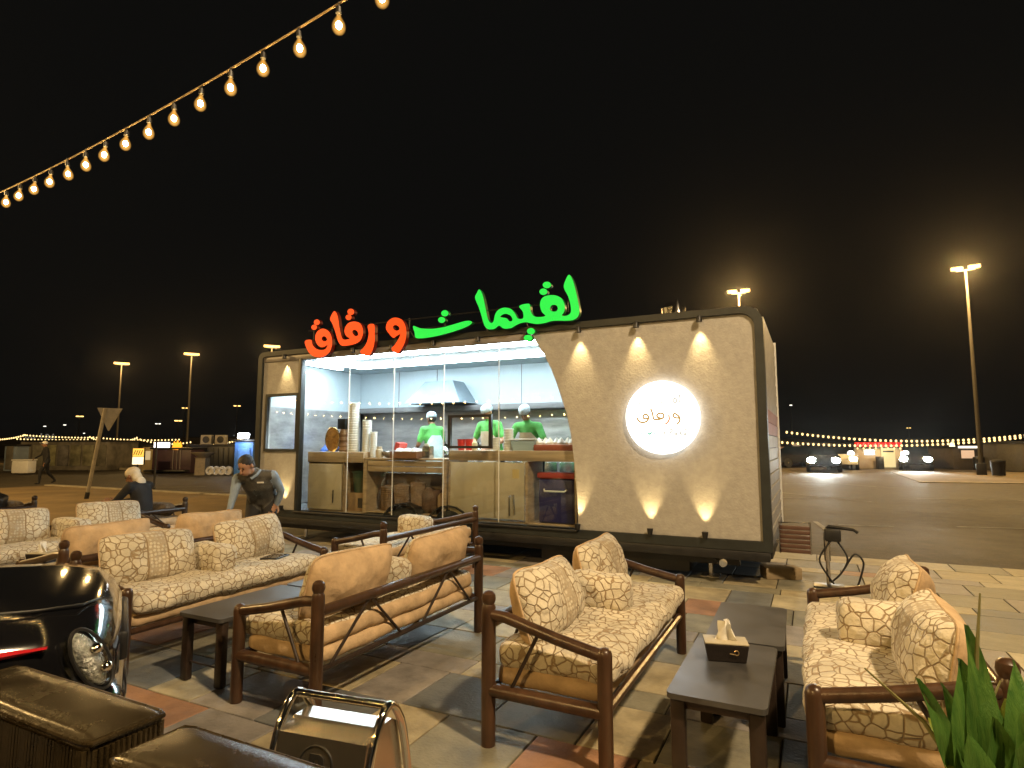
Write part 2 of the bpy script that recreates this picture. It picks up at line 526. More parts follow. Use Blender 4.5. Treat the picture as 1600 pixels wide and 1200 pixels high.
def line(x0, y0, x1, y1, w=0.09):
    d = Vector((x1 - x0, y1 - y0)); nrm = Vector((-d.y, d.x)).normalized() * w / 2
    p = [(x0 + nrm.x, y0 + nrm.y), (x0 - nrm.x, y0 - nrm.y), (x1 - nrm.x, y1 - nrm.y), (x1 + nrm.x, y1 + nrm.y)]
    vs = [(x, y, -0.006) for x, y in p]
    MB().add(vs, [(0, 1, 2, 3)]).build('parking_line', M['line'], ground, smooth=0)
for x0, y0, x1, y1 in [(6.4, 11.9, 7.3, 11.6), (6.2, 12.4, 5.6, 10.6), (8.5, 11.6, 10.6, 11.1), (12.0, 12.9, 12.7, 11.4), (8.4, 21, 9.9, 16.6),
                       (6.5, 18.2, 9.2, 17.7), (11.8, 17.6, 15.0, 16.8), (9.0, 9.4, 11.5, 8.9), (10.6, 11.0, 11.4, 9.6), (5.7, 20.5, 7.5, 20.2), (9.6, 24.5, 12.4, 23.8),
                       (7.5, 28, 8.6, 23.5), (12.5, 26, 13.6, 22.5), (-12, 19.5, -7.5, 21), (-15, 21.5, -11.5, 22.6), (-8, 16.5, -5.8, 14.2)]:
    line(x0, y0, x1, y1)

# ---- tiled terrace: multi-format concrete tiles, each its own piece
tile_cols = [((0.35, 0.30, 0.19), 6), ((0.21, 0.20, 0.15), 7), ((0.135, 0.145, 0.15), 5), ((0.30, 0.165, 0.095), 4), ((0.25, 0.23, 0.21), 5), ((0.40, 0.36, 0.25), 2)]
tile_mats = [mat('concrete tile %d' % i, c, 0.62, vary=0.38, scale=4.5, bump=0.22, bscale=55, rvary=0.14) for i, (c, w_) in enumerate(tile_cols)]
weights = [w_ for c, w_ in tile_cols]
bed_m = mat('dark jointing sand', (0.030, 0.025, 0.019), 0.9, vary=0.3, scale=30)
paving = flat('paving', quadab(-9.4, 13.5, -6.0, 9.6), bed_m, -0.3, -0.002)
paving.name = 'paving'
rng = random.Random(11)
rows = []; a_ = -6.0
pat = [0.55, 0.55, 0.27, 0.55, 0.55, 0.55, 0.27]
k = 0
while a_ < 9.6:
    h = pat[k % len(pat)]; rows.append((a_, min(h, 9.6 - a_))); a_ += h; k += 1
cells = []
for ri, (a0, h) in enumerate(rows):
    if h < 0.1: continue
    b_ = -9.4 + (0.0 if ri % 2 else -0.2)
    while b_ < 13.5:
        w_ = rng.choice([0.55, 0.55, 0.55, 0.41, 0.82]) if h > 0.3 else rng.choice([0.55, 0.55, 0.82])
        b0, b1 = max(b_, -9.4), min(b_ + w_, 13.5)
        if b1 - b0 > 0.12: cells.append((b0, a0, b1 - b0, h, rng.choices(range(len(tile_cols)), weights)[0]))
        b_ += w_
def view_size(b, a):
    p = W(b, a)
    if p.y < 1.2: return 0
    x = 800 + 930 * p.x / p.y; y = 695 + 1.55 * 930 / p.y
    if x < -60 or x > 1660 or y > 1260: return 0
    return 1.0 / (p.y ** 3)
cells.sort(key=lambda c: -view_size(c[0] + c[2] / 2, c[1] + c[3] / 2))
tile_cache = {}
rest = MB()
for i, (b0, a0, w_, h, ci) in enumerate(cells):
    gap = 0.010
    if i < 300:
        key = (round(w_, 2), round(h, 2), ci)
        if key not in tile_cache:
            tile_cache[key] = MB().bev((0, 0, -0.02), (w_ - gap, h - gap, 0.04), 0.004, 1).mesh('tile', tile_mats[ci], 30)
        o = link_mesh('tile', tile_cache[key], paving, W(b0 + w_ / 2, a0 + h / 2, 0.012 + rng.uniform(-0.0015, 0.0015)), (rng.uniform(-.002, .002), rng.uniform(-.002, .002), -TH))
    else:
        rest.bx(b0 + gap / 2, b0 + w_ - gap / 2, a0 + gap / 2, a0 + h - gap / 2, -0.02, 0.012, ci)
ro = rest.build('tiles', tile_mats, paving, (0, 0, 0), -TH, smooth=0)
tag(ro, kind='stuff')

# ================================================================ FOOD TRAILER
# local frame: x runs right along the front (0 = right corner), y into the trailer, z up
M['cream'] = mat('cream stone-effect cladding', (0.365, 0.352, 0.328), 0.75, vary=0.13, scale=12, bump=0.28, bscale=40)
M['fascia'] = mat('grey metal fascia', (0.20, 0.185, 0.18), 0.45, vary=0.25, scale=3, stretch=(0.3, 1, 1), rvary=0.1)
M['frame_dark'] = mat('dark slate frame', (0.018, 0.022, 0.022), 0.5, vary=0.3, scale=8)
M['oak'] = mat('oak laminate', (0.44, 0.32, 0.20), 0.5, vary=0.35, scale=5, stretch=(0.25, 1, 3))
M['tan_panel'] = mat('tan cabinet panel', (0.50, 0.42, 0.29), 0.55, vary=0.12, scale=3)
M['kitchen_steel'] = mat('brushed wall steel', (0.52, 0.50, 0.49), 0.38, metal=0.6, vary=0.35, scale=3.0, stretch=(0.5, 1, 2.2), rvary=0.1)
M['kitchen_white'] = mat('pale blue-white wall panel', (0.62, 0.70, 0.74), 0.45, vary=0.08, scale=2)
M['led'] = emit('cool white led strip', (0.80, 0.93, 1.0), 46)
M['planks'] = mat('white trailer planking', (0.42, 0.40, 0.36), 0.6, vary=0.22, scale=6)
M['planks_red'] = mat('faded red planking', (0.38, 0.16, 0.12), 0.6, vary=0.22, scale=6)
M['spot_face'] = emit('warm spot face', (1.0, 0.76, 0.36), 18, False)
M['trailer_floor'] = mat('grey trailer floor', (0.16, 0.16, 0.16), 0.6, vary=0.3, scale=8)

TR = thing('food_trailer', 'long cream food trailer with curved glass kitchen front and black frame', 'trailer', W(-0.367, 7.147), -TH)
def T(name, mb, mt, parent=None, smooth=35):
    return mb.build(name, mt, parent or TR, smooth=smooth)
def rrect(x0, x1, z0, z1, rtr=0.0, rtl=0.0, n=8):
    p = [(x0, z0), (x1, z0)]
    if rtr: p += [(x1 - rtr + rtr * math.cos(t), z1 - rtr + rtr * math.sin(t)) for t in [PI / 2 * i / n for i in range(n + 1)]]
    else: p.append((x1, z1))
    if rtl: p += [(x0 + rtl - rtl * math.cos(t), z1 - rtl + rtl * math.sin(t)) for t in [PI / 2 * (n - i) / n for i in range(n + 1)]]
    else: p.append((x0, z1))
    return p
ARC = [(-2.259, 0.50), (-2.262, 0.75), (-2.279, 1.03), (-2.296, 1.25), (-2.318, 1.469), (-2.343, 1.66), (-2.375, 1.835), (-2.412, 1.98), (-2.462, 2.125), (-2.53, 2.33), (-2.616, 2.55), (-2.72, 2.75), (-2.84, 2.935)]
# outer black frame with rounded corner
me = outline_mesh('frame', [rrect(-8.0, -0.042, 0.40, 3.115, 0.21, 0.12), rrect(-7.9, -0.135, 0.505, 3.035, 0.16, 0.06)], 0.14, [M['frame_dark'], M['frame_dark']], sub=1)
link_mesh('frame', me, TR, (0, 0.0, 0))
# cream cladding with the big curve
pr = [(x, z) for x, z in ARC] + [(-2.93, 3.033)] + [(x, z) for x, z in reversed(rrect(-2.93, -0.137, 0.5, 3.033, 0.16)[2:-1])] + [(-0.137, 0.508)]
pr = [(x, z) for x, z in ARC] + [(-2.93, 3.033)] + [(-0.137 - 0.16 + 0.16 * math.cos(t), 3.033 - 0.16 + 0.16 * math.sin(t)) for t in [PI / 2 * (8 - i) / 8 for i in range(9)]] + [(-0.137, 0.508)]
me = outline_mesh('cladding', [pr], 0.06, [M['cream'], M['cream']], sub=1)
link_mesh('cladding', me, TR, (0, 0.0, 0))
me = outline_mesh('cladding', [[(-7.898, 0.508), (-7.07, 0.508), (-7.07, 2.985), (-7.898, 2.985)], [(-7.77, 1.468), (-7.77, 2.366), (-7.085, 2.366), (-7.085, 1.468)]], 0.06, [M['cream'], M['cream']], sub=1)
link_mesh('cladding', me, TR, (0, 0, 0))
T('fascia', MB().bev((-5.42, -0.012, 2.985), (4.96, 0.07, 0.096), 0.008), M['fascia'])
# thin dark reveal along the curved edge and the window's left post
rv = MB()
for i in range(len(ARC) - 1):
    (x0, z0), (x1, z1) = ARC[i], ARC[i + 1]
    rv.box(((x0 + x1) / 2 - 0.006, 0.05, (z0 + z1) / 2), (0.012, 0.1, math.hypot(x1 - x0, z1 - z0) + 0.004), Matrix.Rotation(math.atan2(x1 - x0, z1 - z0), 3, 'Y'))
T('window_reveal', rv, M['oak'])
T('window_post', MB().bev((-7.035, -0.005, 1.73), (0.064, 0.10, 2.46), 0.008), M['frame_dark'])
T('sill', MB().bev((-4.65, -0.035, 0.49), (4.8, 0.12, 0.03), 0.006), M['black'])
# glass
xs = [-7.0, -6.06, -5.19, -4.30, -3.41]
for i in range(4):
    T('pane', MB().bx(xs[i] + 0.004, xs[i + 1] - 0.004, 0.026, 0.034, 0.52, 2.935), M['pane'], smooth=0)
    T('joint', MB().bx(xs[i + 1] - 0.0038, xs[i + 1] + 0.0038, 0.022, 0.038, 0.52, 2.935), M['white'], smooth=0)
T('pane', MB().prism([(-3.406, 0.52)] + [(x - 0.004, max(z, 0.52)) for x, z in ARC] + [(-3.406, 2.935)], 0.026, 0.034), M['pane'], smooth=0)
# small side window
T('pane', MB().bx(-7.77, -7.085, 0.0, 0.008, 1.468, 2.366), M['pane'], smooth=0)
me = outline_mesh('window_frame', [[(-7.80, 1.44), (-7.055, 1.44), (-7.055, 2.395), (-7.80, 2.395)], [(-7.755, 1.485), (-7.755, 2.35), (-7.1, 2.35), (-7.1, 1.485)]], 0.05, [M['frame_dark']], sub=1)
link_mesh('window_frame', me, TR, (0, -0.035, 0))
# serving hatch
me = outline_mesh('hatch_frame', [[(-4.195, 1.50), (-3.50, 1.50), (-3.50, 1.965), (-4.195, 1.965)], [(-4.155, 1.535), (-4.155, 1.93), (-3.54, 1.93), (-3.54, 1.535)]], 0.05, [M['black']], sub=1)
link_mesh('hatch_frame', me, TR, (0, -0.002, 0))
# shell
T('floor', MB().bx(-7.95, -0.05, 0.06, 2.55, 0.42, 0.5), M['trailer_floor'])
T('roof', MB().bev((-4.03, 1.32, 3.075), (7.86, 2.5, 0.075), 0.03), M['frame_dark'])
T('back_wall', MB().bx(-7.9, -0.1, 2.5, 2.56, 0.5, 3.03), M['kitchen_steel'])
T('side_wall', MB().bx(-7.95, -7.9, 0.072, 2.56, 0.44, 3.03), M['frame_dark'])
T('wall_lining', MB().bx(-7.895, -7.87, 0.08, 2.39, 0.51, 2.99), M['kitchen_white'])
T('wall_lining', MB().bx(-7.868, -7.85, 0.09, 2.39, 0.51, 2.20), M['kitchen_steel'])
T('ceiling', MB().bx(-7.88, -0.12, 0.08, 2.5, 2.995, 3.03), M['kitchen_white'])
T('partition', MB().bx(-2.10, -2.06, 0.08, 2.5, 0.5, 2.99), M['kitchen_steel'])
end = T('end_wall', MB().bx(-0.134, -0.09, 0.075, 2.58, 0.44, 3.03), M['black'])
nz_ = 17; hh = 2.56 / nz_
for i in range(nz_):
    z = 0.46 + i * hh
    T('plank', MB().box((-0.070, 1.36, z + hh / 2), (0.03, 2.42, hh - 0.012), Matrix.Rotation(R(4), 3, 'Y')), M['planks_red'] if i in (8, 9) else M['planks'], end, smooth=0)
T('corner_trim', MB().bx(-0.11, -0.035, 2.55, 2.62, 0.42, 3.08), M['white'], end)
T('upper_wall_panel', MB().bx(-7.88, -2.12, 2.40, 2.498, 2.28, 2.99), M['kitchen_white'])
for x in (-6.9, -6.0, -4.2, -3.3, -2.6):
    T('panel_seam', MB().bx(x - 0.006, x + 0.006, 2.394, 2.41, 2.29, 2.99), M['fascia'])
T('shelf_band', MB().bev((-5.0, 2.32, 2.22), (5.7, 0.34, 0.10), 0.01), M['fascia'])
T('range_hood', MB().add([(-6.3, 1.75, 2.30), (-5.1, 1.75, 2.30), (-5.1, 2.39, 2.30), (-6.3, 2.39, 2.30), (-6.0, 2.0, 2.72), (-5.4, 2.0, 2.72), (-5.4, 2.39, 2.72), (-6.0, 2.39, 2.72)],
  [(3, 2, 1, 0), (4, 5, 6, 7), (0, 1, 5, 4), (1, 2, 6, 5), (2, 3, 7, 6), (3, 0, 4, 7)]), mat('blue-grey hood', (0.30, 0.36, 0.41), 0.4, vary=0.15, scale=3), smooth=0)
# led cove: front, back and left run
for c_, sz in (((-4.95, 0.34, 2.968), (4.0, 0.24, 0.02)), ((-4.55, 1.35, 2.955), (4.6, 0.12, 0.03)), ((-6.95, 0.85, 2.955), (0.14, 1.1, 0.03)), ((-7.5, 0.9, 2.965), (0.10, 1.0, 0.02))):
    T('led_strip', MB().bev(c_, sz, 0.006), M['led'])
# chassis, wheels, steps of the undercarriage
T('chassis', MB().bev((-4.0, 1.25, 0.36), (7.9, 2.3, 0.12), 0.02).bx(-7.7, -0.4, 0.12, 0.2, 0.2, 0.3).bx(-7.7, -0.4, 2.2, 2.3, 0.2, 0.3), M['black'])
T('skirt', MB().bev((-4.03, -0.02, 0.345), (7.92, 0.09, 0.105), 0.012), M['black'])
T('tool_box', MB().bev((-1.9, 0.5, 0.19), (1.9, 0.7, 0.24), 0.03), M['black'])
T('axle', MB().tube([(-5.05, 0.2, 0.30), (-5.05, 2.3, 0.30)], 0.04).tube([(-4.25, 0.2, 0.30), (-4.25, 2.3, 0.30)], 0.04), M['black'])
def wheel(parent, c, r=0.32, w=0.2, ax='Y'):
    rot = Matrix.Rotation(R(90), 3, 'X')
    t = MB().lathe([(r * 0.62, -w / 2), (r * 0.93, -w / 2), (r, -w * 0.3), (r, w * 0.3), (r * 0.93, w / 2), (r * 0.62, w / 2), (r * 0.58, 0)], c, 28, axis=rot).build('wheel', M['tyre'], parent)
    MB().lathe([(0.03, -w * 0.52), (r * 0.2, -w * 0.5), (r * 0.25, -w * 0.36), (r * 0.5, -w * 0.3), (r * 0.61, -w * 0.42), (r * 0.63, -w * 0.38), (r * 0.6, w * 0.4), (0.03, w * 0.4)], c, 20, axis=rot).build('rim', M['steel'], t)
    return t
for x in (-5.05, -4.25):
    for y in (0.22, 2.25): wheel(TR, (x, y, 0.325))
    T('mudguard', MB().rings([[Vector((x + 0.40 * math.cos(t), y, 0.30 + 0.40 * math.sin(t))) for y in (0.08, 0.36)] + [Vector((x + 0.385 * math.cos(t), y, 0.30 + 0.385 * math.sin(t))) for y in (0.36, 0.08)] for t in [PI * i / 10 for i in range(11)]]), M['black'])
for x in (-0.75, -7.2):
    T('jack_leg', MB().tube([(x, 0.35, 0.012), (x, 0.35, 0.34)], 0.03).bx(x - 0.1, x + 0.1, 0.25, 0.45, 0.012, 0.03), M['steel'])
T('exhaust_pipe', MB().tube([(-0.62, 0.6, 0.27), (-0.62, 0.05, 0.27), (-0.55, -0.1, 0.255)], 0.045, 12), M['chrome'])
# roof fittings
T('roof_vent', MB().lathe([(0.11, 0), (0.11, 0.10), (0.15, 0.11), (0.16, 0.2), (0.10, 0.27), (0.01, 0.28)], (-1.15, 0.6, 3.11), 16), M['steel'])
T('roof_cowl', MB().rings([[Vector((-1.05 + r_ * math.cos(t), 0.35 + r_ * math.sin(t), z)) for t in [2 * PI * i / 10 for i in range(10)]] for r_, z in ((0.09, 3.11), (0.08, 3.2), (0.05, 3.3), (0.012, 3.38))]), M['steel'])
# downlights above and uplights below the cladding
def spot_fixture(s, up):
    z = 0.515 if up else 3.03
    y = -0.105
    f = T('spot_lamp', MB().lathe([(0.02, 0), (0.028, 0.02), (0.034, 0.05), (0.036, 0.075)], (-s, y, z - 0.01 if up else z + 0.012), 12, axis=None if up else Matrix.Rotation(PI, 3, 'X')).bx(-s - 0.012, -s + 0.012, y, -0.06, z - 0.012, z + 0.012), M['black'])
    zz = z + (0.058 if up else -0.056)
    T('lamp_face', MB().lathe([(0.03, 0), (0.031, 0.004)], (-s, y, zz), 12), M['spot_face'], f)
    light('spot_light', 'SPOT', (36 if up else 55), (1.0, 0.70, 0.30), TR, (-s, y, zz + (0.012 if up else -0.01)), 0.02, R(58), 0.85, (0, 0.17, 1 if up else -1))
for s in (0.723, 1.462, 2.203, 2.947, 3.675, 4.41, 5.15, 5.89, 6.613, 7.348): spot_fixture(s, False)
for s in (0.732, 1.348, 2.24, 7.291): spot_fixture(s, True)

# ---- counters (each unit could be wheeled out: things of their own inside the trailer)
def TW(x, y, z=0):              # trailer point -> world
    return W(-0.367 + x, 7.147 + y, z)
def inside(name, label, cat, x, y, z, group=None, rz=0):
    return thing(name, label, cat, TW(x, y, z), -TH + rz, group)
def P(name, mb, mt, parent, smooth=35): return mb.build(name, mt, parent, smooth=smooth)

c1 = inside('counter', 'oak counter with tan door at the left end of the kitchen glass', 'counter', -6.4, 0.12, 0.5, 'kitchen counters')
P('worktop', MB().bev((0, 0.25, 0.855), (1.16, 0.5, 0.165), 0.006), M['oak'], c1)
P('door', MB().bev((-0.21, 0.02, 0.39), (0.70, 0.03, 0.72), 0.006), M['tan_panel'], c1)
P('carcass', MB().bx(-0.58, 0.58, 0.46, 0.48, 0.02, 0.77).bx(-0.58, -0.565, 0.03, 0.46, 0.02, 0.77).bx(0.145, 0.165, 0.03, 0.46, 0.02, 0.77).bx(0.555, 0.58, 0.03, 0.46, 0.02, 0.77).bx(-0.56, 0.555, 0.04, 0.46, 0.0, 0.02), M['oak'], c1)
P('handle', MB().tube([(0.0, -0.02, 0.14), (0.0, -0.02, 0.34)], 0.008), M['black'], c1)
c2 = inside('counter', 'lower middle oak counter with two drawers over an open shelf', 'counter', -5.06, 0.12, 0.5, 'kitchen counters')
P('worktop', MB().bev((0, 0.27, 0.835), (1.50, 0.54, 0.03), 0.006), M['oak'], c2)
for i in range(2): P('drawer', MB().bev((0, 0.02, 0.77 - i * 0.085), (1.36, 0.03, 0.078), 0.004), M['oak'], c2)
P('carcass', MB().bx(-0.75, -0.69, 0.0, 0.5, 0.02, 0.815).bx(0.69, 0.75, 0.0, 0.5, 0.02, 0.815).bx(-0.69, 0.69, 0.02, 0.5, 0.03, 0.05).bx(-0.69, 0.69, 0.48, 0.5, 0.05, 0.6), M['oak'], c2)
c3 = inside('counter', 'long oak counter with wide tan panel under the serving hatch', 'counter', -3.31, 0.12, 0.5, 'kitchen counters')
P('worktop', MB().bev((0, 0.27, 0.90), (1.94, 0.5, 0.14), 0.006), M['oak'], c3)
P('panel', MB().bev((-0.35, 0.02, 0.43), (1.16, 0.03, 0.76), 0.006), M['tan_panel'], c3)
P('carcass', MB().bx(-0.97, -0.94, 0.02, 0.5, 0.02, 0.82).bx(0.24, 0.28, 0.02, 0.5, 0.02, 0.82).bx(0.93, 0.96, 0.05, 0.5, 0.02, 0.82).bx(-0.93, 0.92, 0.05, 0.5, 0.0, 0.02), M['oak'], c3)
P('hook_rail', MB().tube([(0.02, -0.01, 0.1), (0.02, -0.01, 0.36), (0.08, -0.01, 0.38), (0.1, -0.01, 0.12)], 0.01), M['chrome'], c3)
P('notice', MB().bx(0.06, 0.16, 0.0, 0.004, 0.6, 0.72), mat('pale yellow notice', (0.6, 0.45, 0.2), 0.7), c3)
c4 = inside('cooking_range', 'long steel cooking range along the back wall of the kitchen', 'stove', -4.8, 1.85, 0.5)
P('body', MB().bev((0, 0.3, 0.43), (4.6, 0.6, 0.84), 0.01), M['kitchen_steel'], c4)
P('worktop', MB().bev((0, 0.28, 0.87), (4.66, 0.66, 0.04), 0.01), M['steel'], c4)
for i in range(6): P('door', MB().bev((-1.9 + i * 0.76, -0.008, 0.42), (0.72, 0.02, 0.7), 0.006), M['steel'], c4)
# ---- things standing on and in the counters
def on(name, label, cat, mb, mt, x, y, z, group=None, smooth=35, rz=0):
    o = mb.build(name, mt, None, TW(x, y, z), -TH + rz, smooth)
    return tag(o, label, cat, group)
Z1, Z2, Z3 = 1.438, 1.352, 1.472
amber = mat('amber glazed tray', (0.34, 0.17, 0.045), 0.25, vary=0.5, scale=12)
t_ = inside('oval_tray', 'oval amber serving tray stood upright at the left end of the counter', 'tray', -6.62, 0.3, Z1)
P('plate', MB().ell((0, 0, 0.20), (0.15, 0.025, 0.20), 20, 12), amber, t_)
P('rim', MB().tube([(0.15 * math.cos(a), -0.01, 0.20 + 0.195 * math.sin(a)) for a in [2 * PI * i / 24 for i in range(25)]], 0.010, 8), mat('gold rim', (0.6, 0.4, 0.15), 0.25, metal=1), t_)
t_ = inside('spice_tower', 'brown ringed jar tower with dark square cap beside the cup stacks', 'canister', -6.42, 0.34, Z1)
P('body', MB().lathe([(0.07, 0), (0.085, 0.03), (0.07, 0.07), (0.088, 0.1), (0.07, 0.15), (0.085, 0.19), (0.07, 0.24), (0.085, 0.28), (0.07, 0.33), (0.06, 0.37)], (0, 0, 0), 18), mat('copper brown jar', (0.30, 0.17, 0.09), 0.25, vary=0.3, scale=10), t_)
P('cap', MB().bev((0, 0, 0.45), (0.16, 0.16, 0.17), 0.012), M['black'], t_)
def cups(label, x, y, z, r, h, n):
    t = inside('cup_stack', label, 'cup stack', x, y, z, 'stacks of paper cups')
    prof = []
    for i in range(n):
        q = h * i / n
        prof += [(r * 0.93, q), (r, q + h / n * 0.8), (r * 1.03, q + h / n * 0.9)]
    prof.append((r * 0.9, h))
    P('cups', MB().lathe(prof, (0, 0, 0), 18), M['paper'], t)
    P('top_rim', MB().lathe([(r * 1.04, h - 0.012), (r * 1.06, h - 0.004), (r * 1.0, h)], (0, 0, 0), 18), M['paper'], t)
cups('tallest white paper cup stack on the left counter', -6.19, 0.30, Z1, 0.085, 0.78, 20)
cups('middle-height white paper cup stack beside the tallest one', -5.98, 0.38, Z1, 0.075, 0.50, 12)
cups('low white paper cup stack at the edge of the left counter', -5.87, 0.24, Z1, 0.05, 0.36, 14)
cups('narrow white cup stack on the lower middle counter', -5.76, 0.28, Z2, 0.055, 0.40, 14)
cups('white cup stack standing right of the serving hatch', -3.40, 0.30, Z3, 0.07, 0.30, 8)
cups('short white cup stack hidden partly by the hatch frame', -3.58, 0.26, Z3, 0.06, 0.18, 5)
on('food_dome', 'shiny domed food cover on the cooking range near the cup stacks', 'dome', MB().lathe([(0.15, 0), (0.15, 0.02), (0.14, 0.10), (0.10, 0.17), (0.04, 0.205), (0.02, 0.21), (0.025, 0.235), (0.002, 0.24)], n=22), M['chrome'], -5.62, 1.9 + 0.2, 1.372)
on('cooking_pot', 'low steel pot with domed lid on the cooking range', 'pot', MB().lathe([(0.17, 0), (0.17, 0.1), (0.15, 0.13), (0.05, 0.17), (0.02, 0.175), (0.03, 0.20), (0.002, 0.21)], n=22), M['steel'], -4.95, 2.15, 1.392)
on('steel_bowl', 'round steel mixing bowl on the middle counter', 'bowl', MB().lathe([(0.07, 0), (0.12, 0.03), (0.15, 0.09), (0.155, 0.095), (0.145, 0.09), (0.11, 0.035), (0.05, 0.015)], n=22), M['steel'], -5.45, 0.32, Z2)
on('sauce_jar', 'small cream jar in front of the steel bowl', 'jar', MB().lathe([(0.05, 0), (0.055, 0.02), (0.055, 0.12), (0.04, 0.14), (0.045, 0.145), (0.045, 0.17), (0.002, 0.172)], n=16), mat('cream jar', (0.6, 0.5, 0.35), 0.4), -5.58, 0.2, Z2)
t_ = inside('takeaway_carton', 'white and red takeaway carton lying on the middle counter', 'carton', -5.14, 0.38, Z2)
P('box', MB().bev((0, 0, 0.07), (0.34, 0.24, 0.14), 0.006), M['white'], t_)
P('flap', MB().box((-0.17, 0, 0.17), (0.08, 0.2, 0.12), Matrix.Rotation(R(15), 3, 'Y')), mat('red carton print', (0.5, 0.06, 0.04), 0.5), t_)
t_ = inside('wooden_tray', 'wooden box tray with clear lids on the middle counter', 'tray', -5.02, 0.16, Z2)
P('tray', MB().bx(-0.24, 0.24, -0.11, -0.095, 0, 0.10).bx(-0.24, 0.24, 0.095, 0.11, 0, 0.10).bx(-0.24, -0.225, -0.095, 0.095, 0, 0.10).bx(0.225, 0.24, -0.095, 0.095, 0, 0.10).bx(-0.225, 0.225, -0.095, 0.095, 0, 0.012), mat('reddish wood', (0.28, 0.13, 0.06), 0.5, vary=0.3, scale=8), t_)
for i in range(3): P('lid', MB().lathe([(0.07, 0), (0.072, 0.01), (0.05, 0.05), (0.02, 0.06), (0.002, 0.062)], (-0.14 + i * 0.14, 0, 0.09), 14), M['white'], t_)
t_ = inside('napkin_dispenser', 'small steel napkin dispenser right of the wooden tray', 'dispenser', -4.68, 0.2, Z2)
P('case', MB().bev((0, 0, 0.09), (0.14, 0.12, 0.18), 0.015), M['steel'], t_)
P('napkin', MB().bev((0, -0.03, 0.19), (0.08, 0.02, 0.05), 0.008), M['paper'], t_)
red = mat('red plastic', (0.55, 0.03, 0.02), 0.35)
for i, (x, lb) in enumerate(((-4.18, 'red plastic cup left of the hatch frame'), (-4.05, 'red plastic cup inside the hatch frame'))):
    on('red_cup', lb, 'cup', MB().lathe([(0.045, 0), (0.06, 0.15), (0.065, 0.16), (0.055, 0.155), (0.04, 0.01)], n=16), red, x, 0.32, Z3, 'red cups')
on('sauce_bottle', 'small cream sauce bottle beside the red cups', 'bottle', MB().lathe([(0.035, 0), (0.04, 0.02), (0.04, 0.1), (0.015, 0.13), (0.01, 0.16), (0.002, 0.162)], n=14), mat('mayonnaise', (0.7, 0.62, 0.4), 0.4), -3.93, 0.28, Z3)
t_ = inside('food_tray', 'long tray of white dumplings on a red base at the right of the counter', 'tray', -2.68, 0.32, Z3)
P('tray', MB().bev((0, 0, 0.04), (0.56, 0.3, 0.08), 0.01), mat('terracotta tray', (0.33, 0.09, 0.05), 0.45), t_)
for i in range(7): P('dumpling', MB().lathe([(0.055, 0), (0.06, 0.03), (0.035, 0.06), (0.012, 0.09), (0.002, 0.1)], (-0.24 + i * 0.08, 0.04 * (i % 2) - 0.05, 0.078), 12), M['paper'], t_)
t_ = inside('food_container', 'pale blue plastic container in front of the right-hand cook', 'container', -3.13, 0.3, Z3)
P('tub', MB().rings([[Vector((sx * w_ , sy * d_, z)) for sx, sy in ((-1, -1), (1, -1), (1, 1), (-1, 1))] for w_, d_, z in ((0.15, 0.10, 0), (0.18, 0.12, 0.13), (0.19, 0.13, 0.135), (0.17, 0.11, 0.13), (0.14, 0.09, 0.02))]), mat('pale blue plastic', (0.45, 0.58, 0.68), 0.35), t_, 0)
P('lid', MB().bev((0, 0, 0.15), (0.4, 0.27, 0.02), 0.008), M['white'], t_)
# shelf contents below
wick = mat('brown woven basket', (0.24, 0.145, 0.075), 0.75, vary=0.4, scale=30, bump=0.6, bscale=50)
for i, (x, r, h, lb) in enumerate(((-5.50, 0.12, 0.33, 'leftmost brown woven basket on the shelf under the drawers'), (-5.22, 0.14, 0.36, 'widest brown woven basket in the middle of the lower shelf'), (-4.94, 0.12, 0.41, 'tallest brown woven basket with lid on the lower shelf'))):
    t_ = inside('basket', lb, 'basket', x, 0.34, 0.552, 'baskets on the lower shelf')
    prof = []
    for k in range(10):
        q = h * k / 10
        rr = r * (0.82 + 0.2 * k / 10)
        prof += [(rr * 0.97, q), (rr * 1.03, q + h / 20)]
    P('body', MB().lathe(prof + [(r * 0.95, h), (r * 0.9, h - 0.01)], n=18), wick, t_)
    P('lid', MB().lathe([(r * 1.02, h), (r * 1.03, h + 0.02), (r * 0.4, h + 0.05), (0.02, h + 0.055), (0.002, h + 0.07)], n=18), wick, t_)
sack = MB().soft((0, 0, 0.18), (0.34, 0.26, 0.36), 0.09, 8, 8, 8, (0.03, 0.02, 0.0), 0.05, 3)
on('sack', 'dark brown slumped sack at the right of the lower shelf', 'sack', sack, mat('brown sack', (0.12, 0.065, 0.04), 0.8, vary=0.3, scale=6), -4.64, 0.34, 0.552, smooth=60)
t_ = inside('cardboard_box', 'small cardboard box between the sack and the counter end', 'box', -4.43, 0.32, 0.552)
card = mat('cardboard', (0.36, 0.23, 0.12), 0.8, vary=0.15, scale=6)
P('body', MB().bev((0, 0, 0.13), (0.10, 0.3, 0.26), 0.004), card, t_)
P('flap', MB().box((0, -0.1, 0.285), (0.1, 0.09, 0.006), Matrix.Rotation(R(35), 3, 'X')), card, t_)
t_ = inside('carton_box', 'open cardboard carton under the left counter', 'box', -6.01, 0.34, 0.522)
P('body', MB().bev((0, 0, 0.14), (0.36, 0.25, 0.28), 0.004), card, t_)
P('print', MB().bx(0.02, 0.13, -0.129, -0.127, 0.05, 0.2), M['black'], t_)
t_ = inside('green_bin', 'dark green plastic bin on top of the carton', 'bin', -6.01, 0.34, 0.806)
P('tub', MB().lathe([(0.13, 0), (0.16, 0.3), (0.17, 0.31), (0.15, 0.3), (0.12, 0.02)], n=20), mat('dark green plastic', (0.02, 0.055, 0.03), 0.4), t_)
